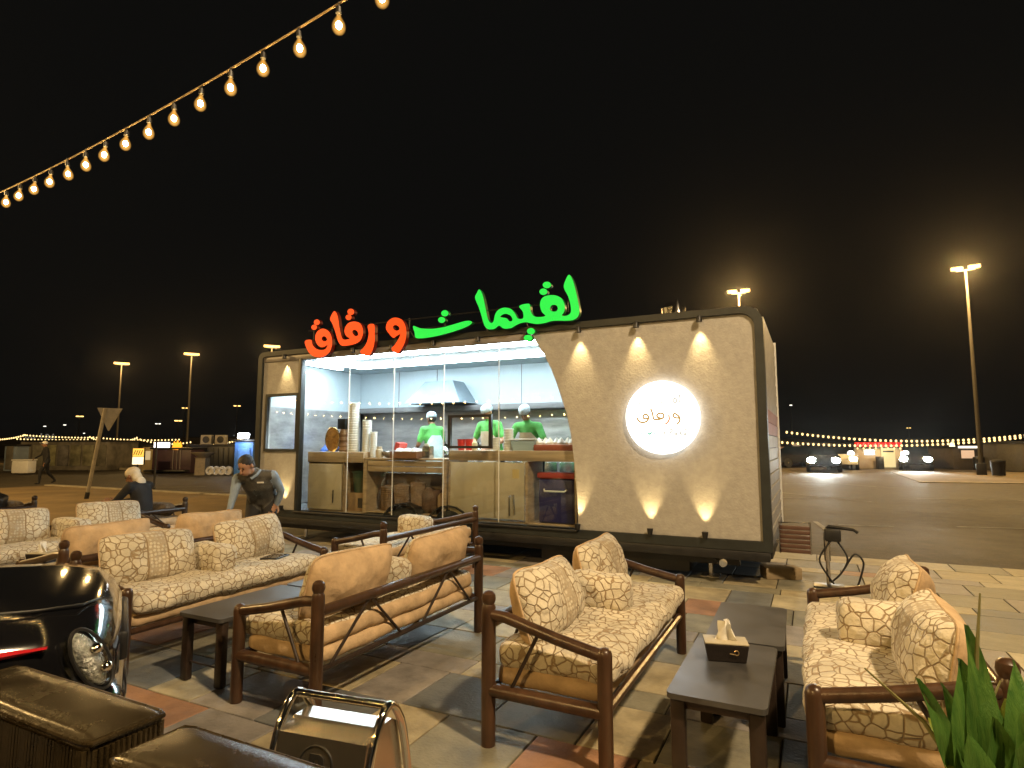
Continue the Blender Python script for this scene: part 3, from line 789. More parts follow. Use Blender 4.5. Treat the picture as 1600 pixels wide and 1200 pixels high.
P('lid', MB().lathe([(0.175, 0.305), (0.175, 0.325), (0.05, 0.34), (0.002, 0.34)], n=20), mat('dark green lid', (0.02, 0.05, 0.03), 0.4), t_)
t_ = inside('cool_box', 'navy blue cool box with red lid under the right end of the counter', 'cool box', -2.66, 0.36, 0.522)
navy = mat('navy plastic', (0.022, 0.022, 0.11), 0.4, vary=0.2, scale=5)
P('body', MB().bev((0, 0, 0.29), (0.5, 0.3, 0.58), 0.03, 3), navy, t_)
P('lid', MB().bev((0, 0, 0.62), (0.53, 0.33, 0.08), 0.02, 3), mat('red lid', (0.36, 0.05, 0.04), 0.4), t_)
P('handle', MB().tube([(-0.16, -0.16, 0.44), (-0.14, -0.2, 0.42), (0.14, -0.2, 0.42), (0.16, -0.16, 0.44)], 0.012), M['white'], t_)

# ---- sign letters above the roof edge
M['green_face'] = emit('green lit acrylic', (0.0, 0.90, 0.07), 0.95)
M['red_face'] = emit('orange-red lit acrylic', (1.0, 0.062, 0.004), 1.25)
M['green_side'] = mat('green letter return', (0.0, 0.10, 0.025), 0.4)
M['red_side'] = mat('red letter return', (0.13, 0.008, 0.003), 0.4)
GREEN= {'body': [(-2.294, 3.713), (-2.244, 3.634), (-2.206, 3.493), (-2.177, 3.354), (-2.159, 3.233), (-2.182, 3.157), (-2.242, 3.121), (-2.336, 3.119), (-2.448, 3.131), (-2.544, 3.134), (-2.626, 3.119), (-2.741, 3.114), (-2.841, 3.136), (-2.908, 3.153), (-2.993, 3.145), (-3.062, 3.12), (-3.131, 3.092), (-3.235, 3.098), (-3.302, 3.142), (-3.376, 3.105), (-3.466, 3.108), (-3.524, 3.158), (-3.557, 3.245), (-3.613, 3.413), (-3.678, 3.563), (-3.651, 3.629), (-3.611, 3.678), (-3.559, 3.594), (-3.512, 3.402), (-3.475, 3.253), (-3.43, 3.193), (-3.389, 3.21), (-3.368, 3.291), (-3.327, 3.351), (-3.236, 3.382), (-3.131, 3.355), (-3.07, 3.294), (-3.027, 3.219), (-2.979, 3.203), (-2.942, 3.218), (-2.95, 3.297), (-3.001, 3.381), (-2.857, 3.394), (-2.837, 3.301), (-2.794, 3.227), (-2.724, 3.204), (-2.628, 3.211), (-2.677, 3.27), (-2.702, 3.365), (-2.673, 3.447), (-2.591, 3.476), (-2.477, 3.462), (-2.394, 3.408), (-2.356, 3.313), (-2.367, 3.239), (-2.396, 3.192), (-2.336, 3.184), (-2.28, 3.215), (-2.277, 3.305), (-2.309, 3.429), (-2.367, 3.554), (-2.344, 3.646)], 'h1': [(-2.562, 3.301), (-2.533, 3.341), (-2.475, 3.335), (-2.453, 3.288), (-2.485, 3.254), (-2.54, 3.265)], 'h2': [(-3.288, 3.26), (-3.218, 3.296), (-3.134, 3.265), (-3.101, 3.202), (-3.145, 3.187), (-3.192, 3.234)], 'ta': [(-4.713, 3.265), (-4.614, 3.229), (-4.513, 3.208), (-4.353, 3.194), (-4.177, 3.203), (-4.004, 3.229), (-3.853, 3.253), (-3.759, 3.251), (-3.726, 3.219), (-3.796, 3.178), (-3.965, 3.135), (-4.195, 3.097), (-4.43, 3.074), (-4.652, 3.082), (-4.684, 3.163)]}
GDOT= [[(-2.544, 3.609), (-2.561, 3.581), (-2.603, 3.573), (-2.645, 3.591), (-2.662, 3.624), (-2.645, 3.652), (-2.603, 3.66), (-2.561, 3.642)], [(-2.597, 3.526), (-2.613, 3.498), (-2.653, 3.489), (-2.693, 3.507), (-2.709, 3.539), (-2.692, 3.568), (-2.652, 3.576), (-2.613, 3.559)], [(-2.776, 3.022), (-2.793, 2.993), (-2.833, 2.984), (-2.873, 3.0), (-2.89, 3.032), (-2.873, 3.061), (-2.833, 3.07), (-2.793, 3.054)], [(-2.813, 2.936), (-2.831, 2.908), (-2.875, 2.899), (-2.919, 2.915), (-2.937, 2.946), (-2.919, 2.974), (-2.875, 2.982), (-2.831, 2.967)], [(-4.109, 3.392), (-4.126, 3.362), (-4.169, 3.353), (-4.212, 3.37), (-4.23, 3.404), (-4.213, 3.434), (-4.17, 3.443), (-4.127, 3.426)], [(-4.16, 3.302), (-4.178, 3.273), (-4.22, 3.264), (-4.263, 3.281), (-4.282, 3.313), (-4.264, 3.343), (-4.221, 3.351), (-4.179, 3.334)]]
RED= {'waw': [(-5.1, 3.414), (-5.02, 3.418), (-4.923, 3.38), (-4.861, 3.302), (-4.832, 3.186), (-4.847, 3.059), (-4.896, 2.963), (-4.964, 2.889), (-5.02, 2.889), (-5.097, 2.956), (-5.033, 3.016), (-4.969, 3.097), (-4.941, 3.163), (-5.005, 3.143), (-5.066, 3.119), (-5.147, 3.191), (-5.206, 3.276), (-5.178, 3.368)], 'hw': [(-5.078, 3.279), (-5.044, 3.309), (-4.982, 3.289), (-4.955, 3.243), (-4.998, 3.22), (-5.051, 3.239)], 'ra': [(-5.55, 3.35), (-5.431, 3.354), (-5.416, 3.221), (-5.414, 3.089), (-5.443, 2.974), (-5.505, 2.89), (-5.592, 2.893), (-5.686, 2.954), (-5.605, 3.03), (-5.552, 3.114), (-5.528, 3.23)], 'qa': [(-6.231, 3.639), (-6.158, 3.558), (-6.112, 3.37), (-6.068, 3.23), (-6.027, 3.174), (-5.959, 3.165), (-5.898, 3.179), (-5.961, 3.214), (-6.006, 3.285), (-5.995, 3.36), (-5.93, 3.422), (-5.816, 3.434), (-5.701, 3.394), (-5.645, 3.299), (-5.648, 3.196), (-5.71, 3.112), (-5.841, 3.077), (-5.994, 3.07), (-6.072, 3.087), (-6.133, 3.16), (-6.198, 3.317), (-6.263, 3.445), (-6.31, 3.527)], 'hq': [(-5.852, 3.28), (-5.811, 3.305), (-5.75, 3.273), (-5.733, 3.217), (-5.785, 3.204), (-5.828, 3.237)], 'qf': [(-6.832, 3.206), (-6.698, 3.219), (-6.664, 3.139), (-6.589, 3.071), (-6.486, 3.039), (-6.386, 3.049), (-6.345, 3.112), (-6.408, 3.086), (-6.488, 3.086), (-6.572, 3.147), (-6.613, 3.244), (-6.58, 3.334), (-6.48, 3.38), (-6.379, 3.356), (-6.296, 3.287), (-6.256, 3.184), (-6.258, 3.078), (-6.304, 2.99), (-6.421, 2.929), (-6.562, 2.931), (-6.687, 2.978), (-6.774, 3.069)], 'hf': [(-6.474, 3.225), (-6.435, 3.256), (-6.384, 3.236), (-6.36, 3.193), (-6.401, 3.171), (-6.452, 3.189)]}
RDOT= [[(-5.825, 3.586), (-5.843, 3.552), (-5.89, 3.542), (-5.938, 3.562), (-5.959, 3.599), (-5.941, 3.633), (-5.894, 3.643), (-5.845, 3.623)], [(-5.873, 3.505), (-5.89, 3.475), (-5.931, 3.466), (-5.974, 3.483), (-5.993, 3.516), (-5.977, 3.546), (-5.935, 3.554), (-5.892, 3.537)], [(-6.524, 3.488), (-6.541, 3.456), (-6.585, 3.447), (-6.631, 3.465), (-6.651, 3.5), (-6.634, 3.531), (-6.589, 3.541), (-6.544, 3.523)], [(-6.581, 3.412), (-6.598, 3.383), (-6.639, 3.374), (-6.682, 3.39), (-6.701, 3.423), (-6.685, 3.452), (-6.643, 3.461), (-6.6, 3.445)]]
LOGO= {'q1': [(-1.472, 1.869), (-1.448, 1.83), (-1.405, 1.813), (-1.357, 1.829), (-1.334, 1.866), (-1.346, 1.9), (-1.375, 1.91), (-1.399, 1.887), (-1.385, 1.858), (-1.347, 1.862)], 'a': [(-1.306, 1.975), (-1.286, 1.917), (-1.274, 1.856), (-1.238, 1.848), (-1.196, 1.851), (-1.158, 1.872), (-1.162, 1.91), (-1.199, 1.92), (-1.232, 1.902), (-1.228, 1.874), (-1.182, 1.859)], 'r': [(-1.096, 1.894), (-1.094, 1.843), (-1.118, 1.806), (-1.137, 1.792)], 'w': [(-0.974, 1.868), (-0.996, 1.892), (-1.028, 1.911), (-1.047, 1.893), (-1.029, 1.865), (-0.988, 1.859), (-0.972, 1.854), (-0.976, 1.822), (-1.004, 1.788)], 'l1': [(-0.97, 2.133), (-0.965, 2.087), (-0.969, 2.045)], 'l2': [(-1.037, 2.089), (-1.005, 2.079), (-1.011, 2.037), (-1.042, 2.052), (-1.032, 2.08)], 'l3': [(-1.084, 2.063), (-1.093, 2.042)], 'l4': [(-1.191, 2.052), (-1.168, 2.037), (-1.131, 2.038)], 'l5': [(-1.444, 2.041), (-1.424, 2.04)], 'n1': [(-1.423, 1.692), (-1.418, 1.678)], 'n2': [(-1.369, 1.715), (-1.365, 1.71)], 'g1': [(-1.346, 1.701), (-1.328, 1.672), (-1.3, 1.7)], 'g2': [(-1.342, 1.682), (-1.307, 1.68)], 'n3': [(-1.271, 1.681), (-1.266, 1.695)], 'd1': [(-1.153, 1.704), (-1.149, 1.671)], 'd2': [(-1.093, 1.722), (-1.07, 1.726), (-1.061, 1.707), (-1.084, 1.694), (-1.094, 1.666)], 'd3': [(-1.029, 1.721), (-1.01, 1.721)], 'd4': [(-1.034, 1.684), (-1.016, 1.688), (-1.016, 1.665), (-1.032, 1.665), (-1.034, 1.684)], 'd5': [(-0.96, 1.716), (-0.971, 1.679), (-0.953, 1.669)], 'd6': [(-0.92, 1.72), (-0.897, 1.729)], 'd7': [(-0.93, 1.683), (-0.907, 1.687), (-0.912, 1.665), (-0.93, 1.667), (-0.93, 1.683)]}

def sign(label, bodies, dots, face_m, side_m):
    t = thing('illuminated_sign', label, 'sign', TW(0, -0.14, 0), -TH)
    for loops in bodies:
        link_mesh('letter', outline_mesh('letter', loops, 0.07, [face_m, side_m], 0.0, 4), t)
    for d in dots:
        link_mesh('letter_dot', outline_mesh('letter_dot', [d], 0.07, [face_m, side_m], 0.0, 3), t)
    return t
sg = sign('green glowing Arabic word in tall channel letters above the trailer roof edge', [[GREEN['body'], GREEN['h1'], GREEN['h2']], [GREEN['ta']]], GDOT, M['green_face'], M['green_side'])
sr = sign('orange-red glowing Arabic letters at the left of the trailer roof edge', [[RED['waw'], RED['hw']], [RED['ra']], [RED['qa'], RED['hq']], [RED['qf'], RED['hf']]], RDOT, M['red_face'], M['red_side'])
for t, x0, x1 in ((sg, -5.0, -2.25), (sr, -6.9, -5.1)):
    fr = MB().tube([(x0, 0.10, 3.24), (x1, 0.10, 3.24)], 0.014, 6).tube([(x0, 0.10, 3.40), (x1, 0.10, 3.40)], 0.010, 6)
    for i in range(5):
        x = x0 + 0.12 + (x1 - x0 - 0.24) * i / 4
        fr.tube([(x, 0.10, 3.42), (x, 0.10, 3.24), (x, 0.26, 3.115)], 0.010, 6)
    fr.build('support_rail', M['black'], t)

# ---- round light-box logo
rs = thing('round_sign', 'bright white round light-box with Arabic logo on the cream wall', 'sign', TW(-1.18, -0.03, 1.872), -TH)
rot = Matrix.Rotation(R(90), 3, 'X')
M['lightbox'] = emit('lit white acrylic', (1.0, 0.985, 0.93), 3.6)
M['lightbox_side'] = emit('lit acrylic edge', (1.0, 0.97, 0.88), 4.5)
MB().lathe([(0.428, 0.0), (0.43, 0.004), (0.43, 0.068), (0.424, 0.071)], n=56, axis=rot).build('box', M['lightbox_side'], rs)
MB().lathe([(0.4235, 0.0), (0.4235, 0.004)], (0, -0.0715, 0), n=56, axis=rot).build('face', M['lightbox'], rs)
lc = {'q1': 'o', 'a': 'o', 'r': 'r', 'w': 'o', 'g1': 'g', 'g2': 'g', 'n1': 'g', 'n2': 'g', 'n3': 'g'}
lm = {'o': emit('tan backlit print', (0.50, 0.30, 0.08), 1.0, False), 'r': emit('orange backlit print', (0.75, 0.30, 0.12), 1.0, False), 'g': emit('green backlit print', (0.12, 0.50, 0.36), 1.0, False), 'k': emit('grey backlit print', (0.46, 0.44, 0.36), 1.0, False)}
for kk, pts in LOGO.items():
    w_ = 0.021 if kk in ('q1', 'a', 'r', 'w') else 0.015
    mb = MB()
    cp = crom([(x + 1.18, z - 1.872) for x, z in pts], 4, False)
    for i in range(len(cp) - 1):
        p, q = cp[i], cp[i + 1]; d = q - p
        if d.length < 1e-5: continue
        mb.box(((p.x + q.x) / 2, -0.0765, (p.y + q.y) / 2), (d.length + w_ * 0.6, 0.001 + 0.00003 * i, w_), Matrix.Rotation(-math.atan2(d.y, d.x), 3, 'Y'))
    mb.build('print', lm[lc.get(kk, 'k')], rs, smooth=0)

# ================================================================ SEATING
SOFA_D = 0.63
M['shaded_fabric'] = fabric_mat('shade-darkened print fabric', (0.13, 0.10, 0.07), (0.05, 0.035, 0.02))  # pebble print darkened: the armchairs' dim light is put into the colour
_frame_cache = {}
def sofa_frame(L):
    if L in _frame_cache: return _frame_cache[L]
    d = {}
    D = SOFA_D
    post = [(0.036, 0), (0.037, 0.02), (0.038, 0.66), (0.036, 0.69), (0.029, 0.705), (0.036, 0.72), (0.038, 0.735), (0.034, 0.757), (0.02, 0.77), (0.003, 0.774)]
    leg = [(0.034, 0), (0.036, 0.02), (0.037, 0.50), (0.038, 0.535), (0.033, 0.557), (0.02, 0.57), (0.003, 0.574)]
    wt = M['wood_tube']
    d['back_post'] = [MB().lathe(post, (0, y, 0), 14).mesh('back_post', wt) for y in (0, L)]
    d['leg'] = [MB().lathe(leg, (D, y, 0), 14).mesh('leg', wt) for y in (0, L)]
    d['arm_rail'] = [MB().tube([(0.0, y, 0.655), (0.1, y, 0.648), (D * 0.6, y, 0.58), (D, y, 0.53)], 0.030, 12).mesh('arm_rail', wt) for y in (0, L)]
    d['side_rail'] = [MB().tube([(0, y, 0.275), (D, y, 0.275)], 0.034, 12).mesh('side_rail', wt) for y in (0, L)]
    d['brace'] = [MB().tube([(D * 0.46, y, 0.60), (D * 0.20, y, 0.285)], 0.010, 8).mesh('brace', M['dark_leg']) for y in (0, L)]
    d['back_rail'] = [MB().tube([(-0.005, 0, 0.60), (-0.005, L, 0.60)], 0.031, 12).mesh('back_rail', wt), MB().tube([(0, 0, 0.275), (0, L, 0.275)], 0.016, 10).mesh('back_rail', M['dark_leg'])]
    d['front_rail'] = [MB().tube([(D, 0, 0.275), (D, L, 0.275)], 0.022, 10).mesh('front_rail', wt)]
    rods = []
    nv = 2 if L > 1.2 else 1
    for i in range(nv):
        c = L * (i + 0.5) / nv + 0.02
        w = L / nv * 0.36
        for sgn in (-1, 1):
            rods.append(MB().tube([(-0.01, c, 0.59), (-0.005, c + sgn * w, 0.285)], 0.0095, 8).mesh('back_rod', M['dark_leg']))
    d['back_rod'] = rods
    _frame_cache[L] = d
    return d
_cush = {}
def cushion_mesh(w, h, t, seed):
    key = (w, h, t, seed)
    if key not in _cush:
        mb = MB()
        n_, m_ = 34, 22
        idx = {}
        def prof(u, v):
            e = (1 - abs(u) ** 3.0) * (1 - abs(v) ** 2.6)
            return max(e, 0) ** 0.55
        for side in (1, -1):
            for i in range(n_ + 1):
                for j in range(m_ + 1):
                    u = -1 + 2 * i / n_; v = -1 + 2 * j / m_
                    u = u * (1.25 - 0.25 * u * u); v = v * (1.2 - 0.2 * v * v)
                    pin = 1 - 0.05 * (1 - abs(v)) * 1.0
                    y = u * w / 2 * (1 - 0.035 * (1 - v * v)) ; z = v * h / 2 * (1 - 0.06 * (1 - u * u))
                    y *= 1 - 0.075 * abs(v) ** 5; z *= 1 - 0.11 * abs(u) ** 6
                    x = side * t / 2 * prof(u, v)
                    q = Vector((x * 3, y * 5, z * 5)) + Vector((seed * 4.3, seed * 2.1, side * 3))
                    x += noise.noise(q) * 0.030 * prof(u, v) + (noise.noise(q * 3) * 0.011 + noise.noise(Vector((q.x, q.y * 7, q.z * 2.2))) * 0.007) * prof(u, v)
                    z += noise.noise(q * 0.6 + Vector((5, 5, 5))) * 0.016
                    edge = (i in (0, n_) or j in (0, m_))
                    if edge: x = 0
                    key2 = (0 if edge else side, i, j)
                    if key2 not in idx:
                        idx[key2] = len(mb.v); mb.v.append((x, y, z))
            for i in range(n_):
                for j in range(m_):
                    q = []
                    for (a, b) in ((i, j), (i + 1, j), (i + 1, j + 1), (i, j + 1)):
                        e = (a in (0, n_) or b in (0, m_))
                        q.append(idx[(0 if e else side, a, b)])
                    mb.f.append(tuple(q if side == 1 else q[::-1])); mb.m.append(0 if side == 1 else 1)
        _cush[key] = mb.mesh('back_cushion', [M['fabric'], M['plain']], 70)
        # piped seam round the edge
        seam = [mb.v[idx[(0, i, 0)]] for i in range(n_ + 1)] + [mb.v[idx[(0, n_, j)]] for j in range(1, m_ + 1)] + [mb.v[idx[(0, i, m_)]] for i in range(n_ - 1, -1, -1)] + [mb.v[idx[(0, 0, j)]] for j in range(m_ - 1, -1, -1)]
        _cush[key + ('p',)] = MB().tube(seam, 0.0065, 6).mesh('piping', M['plain'])
    return _cush[key], _cush[key + ('p',)]
sofa_n = 0
def sofa(label, b, a, facing, L=1.83, cat='sofa', name='sofa', jit=None, mid=True, turn=0.0, dark=False, backs=True, group='slatted sofas on the terrace'):
    """facing +1: seat looks along +b and (b,a) is the near back corner; -1: seat looks along -b"""
    global sofa_n
    sofa_n += 1
    rg = random.Random(sofa_n * 13 + 5)
    rz = -TH + (0 if facing > 0 else PI) + R(turn)
    loc = W(b, a, 0.012) if facing > 0 else W(b, a + L, 0.012)
    t = thing(name, label, cat, loc, rz, group)
    for nm, mes in sofa_frame(L).items():
        for me in mes:
            o = link_mesh(nm, me, t)
            if dark: o.data = me.copy(); o.data.materials[0] = M['dark_leg']  # frame swapped to a darker brown for the dim light there
    D = SOFA_D
    # upholstered base and printed seat cushion
    P('seat_base', MB().soft((D / 2 + 0.0, L / 2, 0.335), (D - 0.03, L - 0.09, 0.11), 0.045, 6, 14, 4, (0.01, 0.0, 0.008), 0.010, sofa_n), M['plain'], t, 70)
    sc = MB().soft((0, 0, 0), (D + 0.02, L - 0.085, 0.135), 0.055, 12, 30, 5, (0.012, 0.0, 0.022), 0.016, sofa_n + 20, mifun=lambda ax, sg: 1 if (ax == 0 and sg < 0) else 0).build('seat_cushion', [M['fabric_seat'], M['plain']], t, (D / 2 + 0.03, L / 2, 0.435), smooth=70)
    n = 2 if L > 1.2 else 1
    wid = 0.74 if n == 2 else 0.72
    if not backs: n = 0
    if dark:
        n = 0
        for yy in (0.16, L - 0.16):
            P('bolster', MB().soft((0.30, yy, 0.60), (0.46, 0.20, 0.20), 0.095, 10, 8, 8, (0, 0, 0), 0.01, 4), M['shaded_fabric'], t, 70)
        sc.data.materials[0] = M['shaded_fabric']
    for i in range(n):
        far = (i == 1)
        cy = (0.43 if not far else L - 0.42) if n == 2 else L / 2
        me, pm = cushion_mesh(wid, 0.42, 0.27, (sofa_n + i) % 4)
        j = rg.uniform(-1, 1)
        o = link_mesh('back_cushion', me, t, (0.155 + rg.uniform(-.012, .02), cy + rg.uniform(-.02, .02), 0.668 + rg.uniform(-.012, .014)), (rg.uniform(-0.05, 0.05), R(-15 + 4 * j), R(3 * rg.uniform(-1, 1))))
        link_mesh('piping', pm, o)
    if mid and L > 1.2:
        mb = MB().soft((0, 0, 0), (0.40, 0.20, 0.22), 0.045, 8, 6, 6, (0.012, 0.012, 0.010), 0.014, sofa_n + 40)
        o = mb.build('arm_cushion', M['fabric_seat'], t, (0.30, L * 0.49 + rg.uniform(-.05, .05), 0.605), smooth=70)
        o.rotation_euler = (rg.uniform(-.04, .04), rg.uniform(-.03, .03), R(rg.uniform(-7, 7)))
    return t
sofa_C = sofa('pebble-print sofa in the centre right, seat facing the two black tables', -1.554, 2.843, 1)
sofa_B = sofa('sofa seen from behind with zigzag rods and plain tan cushion backs', -2.53, 2.619, -1)
sofa_A = sofa('pebble-print sofa right behind the black car, dark tablet on its seat', -4.81, 2.55, 1)
sofa_D = sofa('pebble-print sofa at the right edge behind the green plant', 0.60, 2.80, -1)
sofa_E = sofa('sofa back to back with the one behind the car, its tan cushion backs showing', -5.42, 2.78, -1)
sofa_F = sofa('leftmost pebble-print sofa at the photo edge, facing right', -7.75, 2.95, 1)
sofa_I = sofa('half-hidden sofa between the back-view sofa and the trailer wheels', -3.85, 4.85, -1, backs=False)
arm_G = sofa('armchair darkened for dim light at the far left where the man in black sits', -8.3, 4.85, -1, 0.98, 'armchair', 'armchair', dark=True, group='terrace armchairs')
sofa_J = sofa('far left armchair with dark bag, behind the leftmost sofa', -10.6, 4.0, -1, 0.98, 'armchair', 'armchair', dark=True, group='terrace armchairs')

# ---- low tables
def low_table(label, b, a, w=0.42, l=0.86, rz=0):
    t = thing('low_table', label, 'table', W(b, a, 0.012), -TH + rz, 'low black tables')
    r = 0.03
    pts = []
    for cx, cy, s0 in ((w - r, r, -90), (w - r, l - r, 0), (r, l - r, 90), (r, r, 180)):
        pts += [(cx + r * math.cos(R(s0 + 18 * k)), cy + r * math.sin(R(s0 + 18 * k))) for k in range(6)]
    P('table_top', MB().slab(pts, 0.414, 0.438), M['table_top'], t)
    for x in (0.045, w - 0.045):
        for y in (0.05, l - 0.05):
            P('leg', MB().bev((x, y, 0.207), (0.066, 0.05, 0.412), 0.012), M['dark_leg'], t)
    for y in (0.06, l - 0.075): P('apron', MB().bx(0.06, w - 0.06, y, y + 0.015, 0.36, 0.412), M['dark_leg'], t)
    P('stretcher', MB().tube([(0.06, 0.05, 0.12), (w - 0.06, 0.05, 0.12)], 0.006, 6), M['dark_leg'], t)
    return t
low_table('near one of the two black tables in front of the centre right sofa', -0.63, 2.80)
low_table('far one of the two black tables right of the centre sofa', -0.595, 3.68, rz=R(1.0))
low_table('black table between the sofa behind the car and the back-view sofa', -3.80, 2.66)
low_table('black table behind the first one, between the two left sofas', -3.78, 3.55, rz=R(-1))
low_table('black table at the left edge in front of the leftmost sofa', -6.72, 2.90)

# ---- things on the tables and seats
def tissue_box(label, b, a, z, rz):
    t = thing('tissue_box', label, 'tissue box', W(b, a, z), rz, 'black tissue boxes')
    lea = mat('black leatherette', (0.014, 0.010, 0.009), 0.42, vary=0.3, scale=20, bump=0.15, bscale=90) if 'lea' not in M else M['lea']
    M['lea'] = lea
    P('case', MB().rings([[Vector((sx * w_, sy * d_, zz)) for sx, sy in ((-1, -1), (1, -1), (1, 1), (-1, 1))] for w_, d_, zz in ((0.088, 0.050, 0), (0.092, 0.054, 0.004), (0.105, 0.066, 0.082), (0.103, 0.064, 0.088))]), lea, t, 20)
    P('rim', MB().bev((0, 0, 0.092), (0.214, 0.136, 0.008), 0.003), mat('pale rim', (0.42, 0.38, 0.28), 0.5), t)
    ti = MB()
    rows_ = []
    for i in range(9):
        u = i / 8
        rows_.append([Vector(((-0.055 + 0.11 * k / 9) * (1 - 0.45 * u) + 0.010 * math.sin(k * 1.7 + u * 3), 0.020 * math.sin(k * 1.1 + 1) * (0.4 + u) - 0.005, 0.092 + 0.105 * u - 0.02 * u * ((k - 4.5) / 4.5) ** 2)) for k in range(10)])
    ti.rings(rows_, False, False, closed=False)
    P('tissue', ti, M['paper'], t, 60)
    gold = M.setdefault('gold', mat('gold print', (0.45, 0.33, 0.18), 0.3, metal=1))
    lg = MB().tube([(0.045 + 0.011 * math.cos(s_), -0.0655, 0.052 + 0.011 * math.sin(s_)) for s_ in [R(-150 + 30 * i) for i in range(11)]], 0.0026, 6)
    lg.tube([(0.036, -0.065, 0.044), (0.012, -0.064, 0.046)], 0.0028, 6)
    P('emblem', lg, gold, t)
    return t
tissue_box('black tissue box with white tissue on the right-hand low table', -0.44, 3.36, 0.4505, -TH + R(14))
tissue_box('black tissue box with white tissue at the left edge table', -6.50, 3.15, 0.4505, -TH + R(25))
t_ = thing('menu_tablet', 'dark tablet lying on the seat of the sofa behind the car', 'tablet', W(-4.38, 3.98, 0.535), -TH + R(20))
P('case', MB().bev((0, 0, 0.008), (0.16, 0.24, 0.014), 0.004), M['black'], t_)
P('screen', MB().bx(-0.068, 0.068, -0.105, 0.105, 0.0155, 0.0165), mat('dark glass screen', (0.02, 0.02, 0.022), 0.08), t_)
t_ = thing('bag', 'dark bag on the armchair at the far left', 'bag', W(-10.85, 4.5, 0.56), -TH)
P('body', MB().soft((0, 0, 0.14), (0.26, 0.42, 0.28), 0.1, 8, 8, 8, (0.02, 0.02, 0.0), 0.04, 4), M['black'], t_, 70)
P('strap', MB().tube([(0.0, -0.15, 0.25), (0.0, -0.1, 0.36), (0, 0.1, 0.36), (0, 0.15, 0.25)], 0.012), M['black'], t_)

# ---- wicker armchairs in the left foreground, backs to the sofas
wick2 = mat('bronze resin wicker', (0.030, 0.021, 0.009), 0.28, vary=0.45, scale=18, rvary=0.12, bump=0.1, bscale=80)
wick3 = mat('smooth bronze wicker top', (0.026, 0.019, 0.009), 0.26, vary=0.35, scale=7, rvary=0.14, bump=0.08, bscale=160)
navyc = mat('navy seat fabric', (0.008, 0.010, 0.028), 0.8, vary=0.3, scale=20)
def wicker_chair(label, b0, a1, w=0.78):
    # local x along b from b0, local y from the back edge (a1) towards the viewer
    t = thing('wicker_armchair', label, 'armchair', W(b0, a1, 0.012), -TH, 'bronze wicker armchairs')
    H_ = 0.805; bt = 0.20; dp = 0.72; ah = 0.62; at = 0.15
    def block(nm, x0, x1, y0, y1, z0, z1):
        o = P(nm, MB().soft(((x0 + x1) / 2, (y0 + y1) / 2, (z0 + z1) / 2), (x1 - x0, y1 - y0, z1 - z0), 0.018, 10, 6, 6, (0, 0, 0.006), 0.003, 2), wick3, t, 70)
        ribs = MB()
        per = [(x0 + 0.016, y0), (x1 - 0.016, y0), None, (x1, y0 + 0.016), (x1, y1 - 0.016), None, (x1 - 0.016, y1), (x0 + 0.016, y1), None, (x0, y1 - 0.016), (x0, y0 + 0.016)]
        for e in range(0, len(per), 3):
            p, q = Vector(per[e]), Vector(per[e + 1])
            n_ = max(2, int((q - p).length / 0.0135))
            for i in range(n_ + 1):
                c_ = p.lerp(q, i / n_)
                ribs.tube([(c_.x, c_.y, z0 + 0.01), (c_.x + 0.002 * math.sin(i), c_.y, z1 - 0.03)], 0.0062, 6)
        r_ = P('woven_side', ribs, wick2, o); r_['kind'] = 'stuff'
        bead = [(x0, y0, z1 - 0.012), (x1, y0, z1 - 0.012), (x1, y1, z1 - 0.012), (x0, y1, z1 - 0.012), (x0, y0, z1 - 0.012)]
        bp = []
        for i in range(4):
            p, q = Vector(bead[i]), Vector(bead[i + 1])
            bp += [p.lerp(q, 0.04), p.lerp(q, 0.5), p.lerp(q, 0.96)]
        bp.append(bp[0])
        P('bead', MB().tube(bp, 0.008, 8), wick2, o)
        return o
    block('backrest', 0, w, -bt, 0, 0.10, H_)
    block('armrest', 0, at, -dp, -bt - 0.02, 0.10, ah)
    block('armrest', w - at, w, -dp, -bt - 0.02, 0.10, ah)
    block('seat', at + 0.012, w - at - 0.012, -dp + 0.02, -bt - 0.02, 0.10, 0.34)
    P('seat_cushion', MB().soft((w / 2, -bt - 0.02 - (dp - bt) / 2 + 0.02, 0.40), (w - 2 * at - 0.04, dp - bt - 0.06, 0.11), 0.04, 8, 8, 4, (0, 0, 0.015), 0.006, 3), navyc, t, 70)
    for x in (0.06, w - 0.06):
        for y in (-0.06, -dp + 0.06):
            P('foot', MB().lathe([(0.022, 0), (0.026, 0.10)], (x, y, 0), 10), M['black'], t)
    return t
wicker_chair('bronze wicker armchair with navy seat in the bottom left corner', -2.42, 1.13)
wicker_chair('bronze wicker armchair beside the parking sign at the bottom edge', -1.515, 1.105, 0.74)

# ---- stainless folding parking sign
sp = thing('parking_sign', 'stainless steel A-frame parking sign with black letter P in a ring', 'sign', (-0.585, 2.14, 0.012), R(-18))
prof = [(-0.21, 0.06), (-0.105, 0.590), (-0.03, 0.612), (0.055, 0.608), (0.095, 0.585), (0.21, 0.06)]
mir = mat('mirror steel sheet', (0.60, 0.56, 0.50), 0.24, metal=0.96, bump=0.10, bscale=5, vary=0.08, scale=5, rvary=0.04)
pm = MB()
for x in (-0.165, 0.165): pass
n_ = len(prof)
vs = [(-0.165, y, z) for y, z in prof] + [(0.165, y, z) for y, z in prof]
pm.add(vs, [(i, i + 1, i + 1 + n_, i + n_) for i in range(n_ - 1)] + [tuple(range(n_ - 1, -1, -1)), tuple(range(n_, 2 * n_)), (n_ - 1, 0, n_, 2 * n_ - 1)])
P('panel', pm, mir, sp, 10)
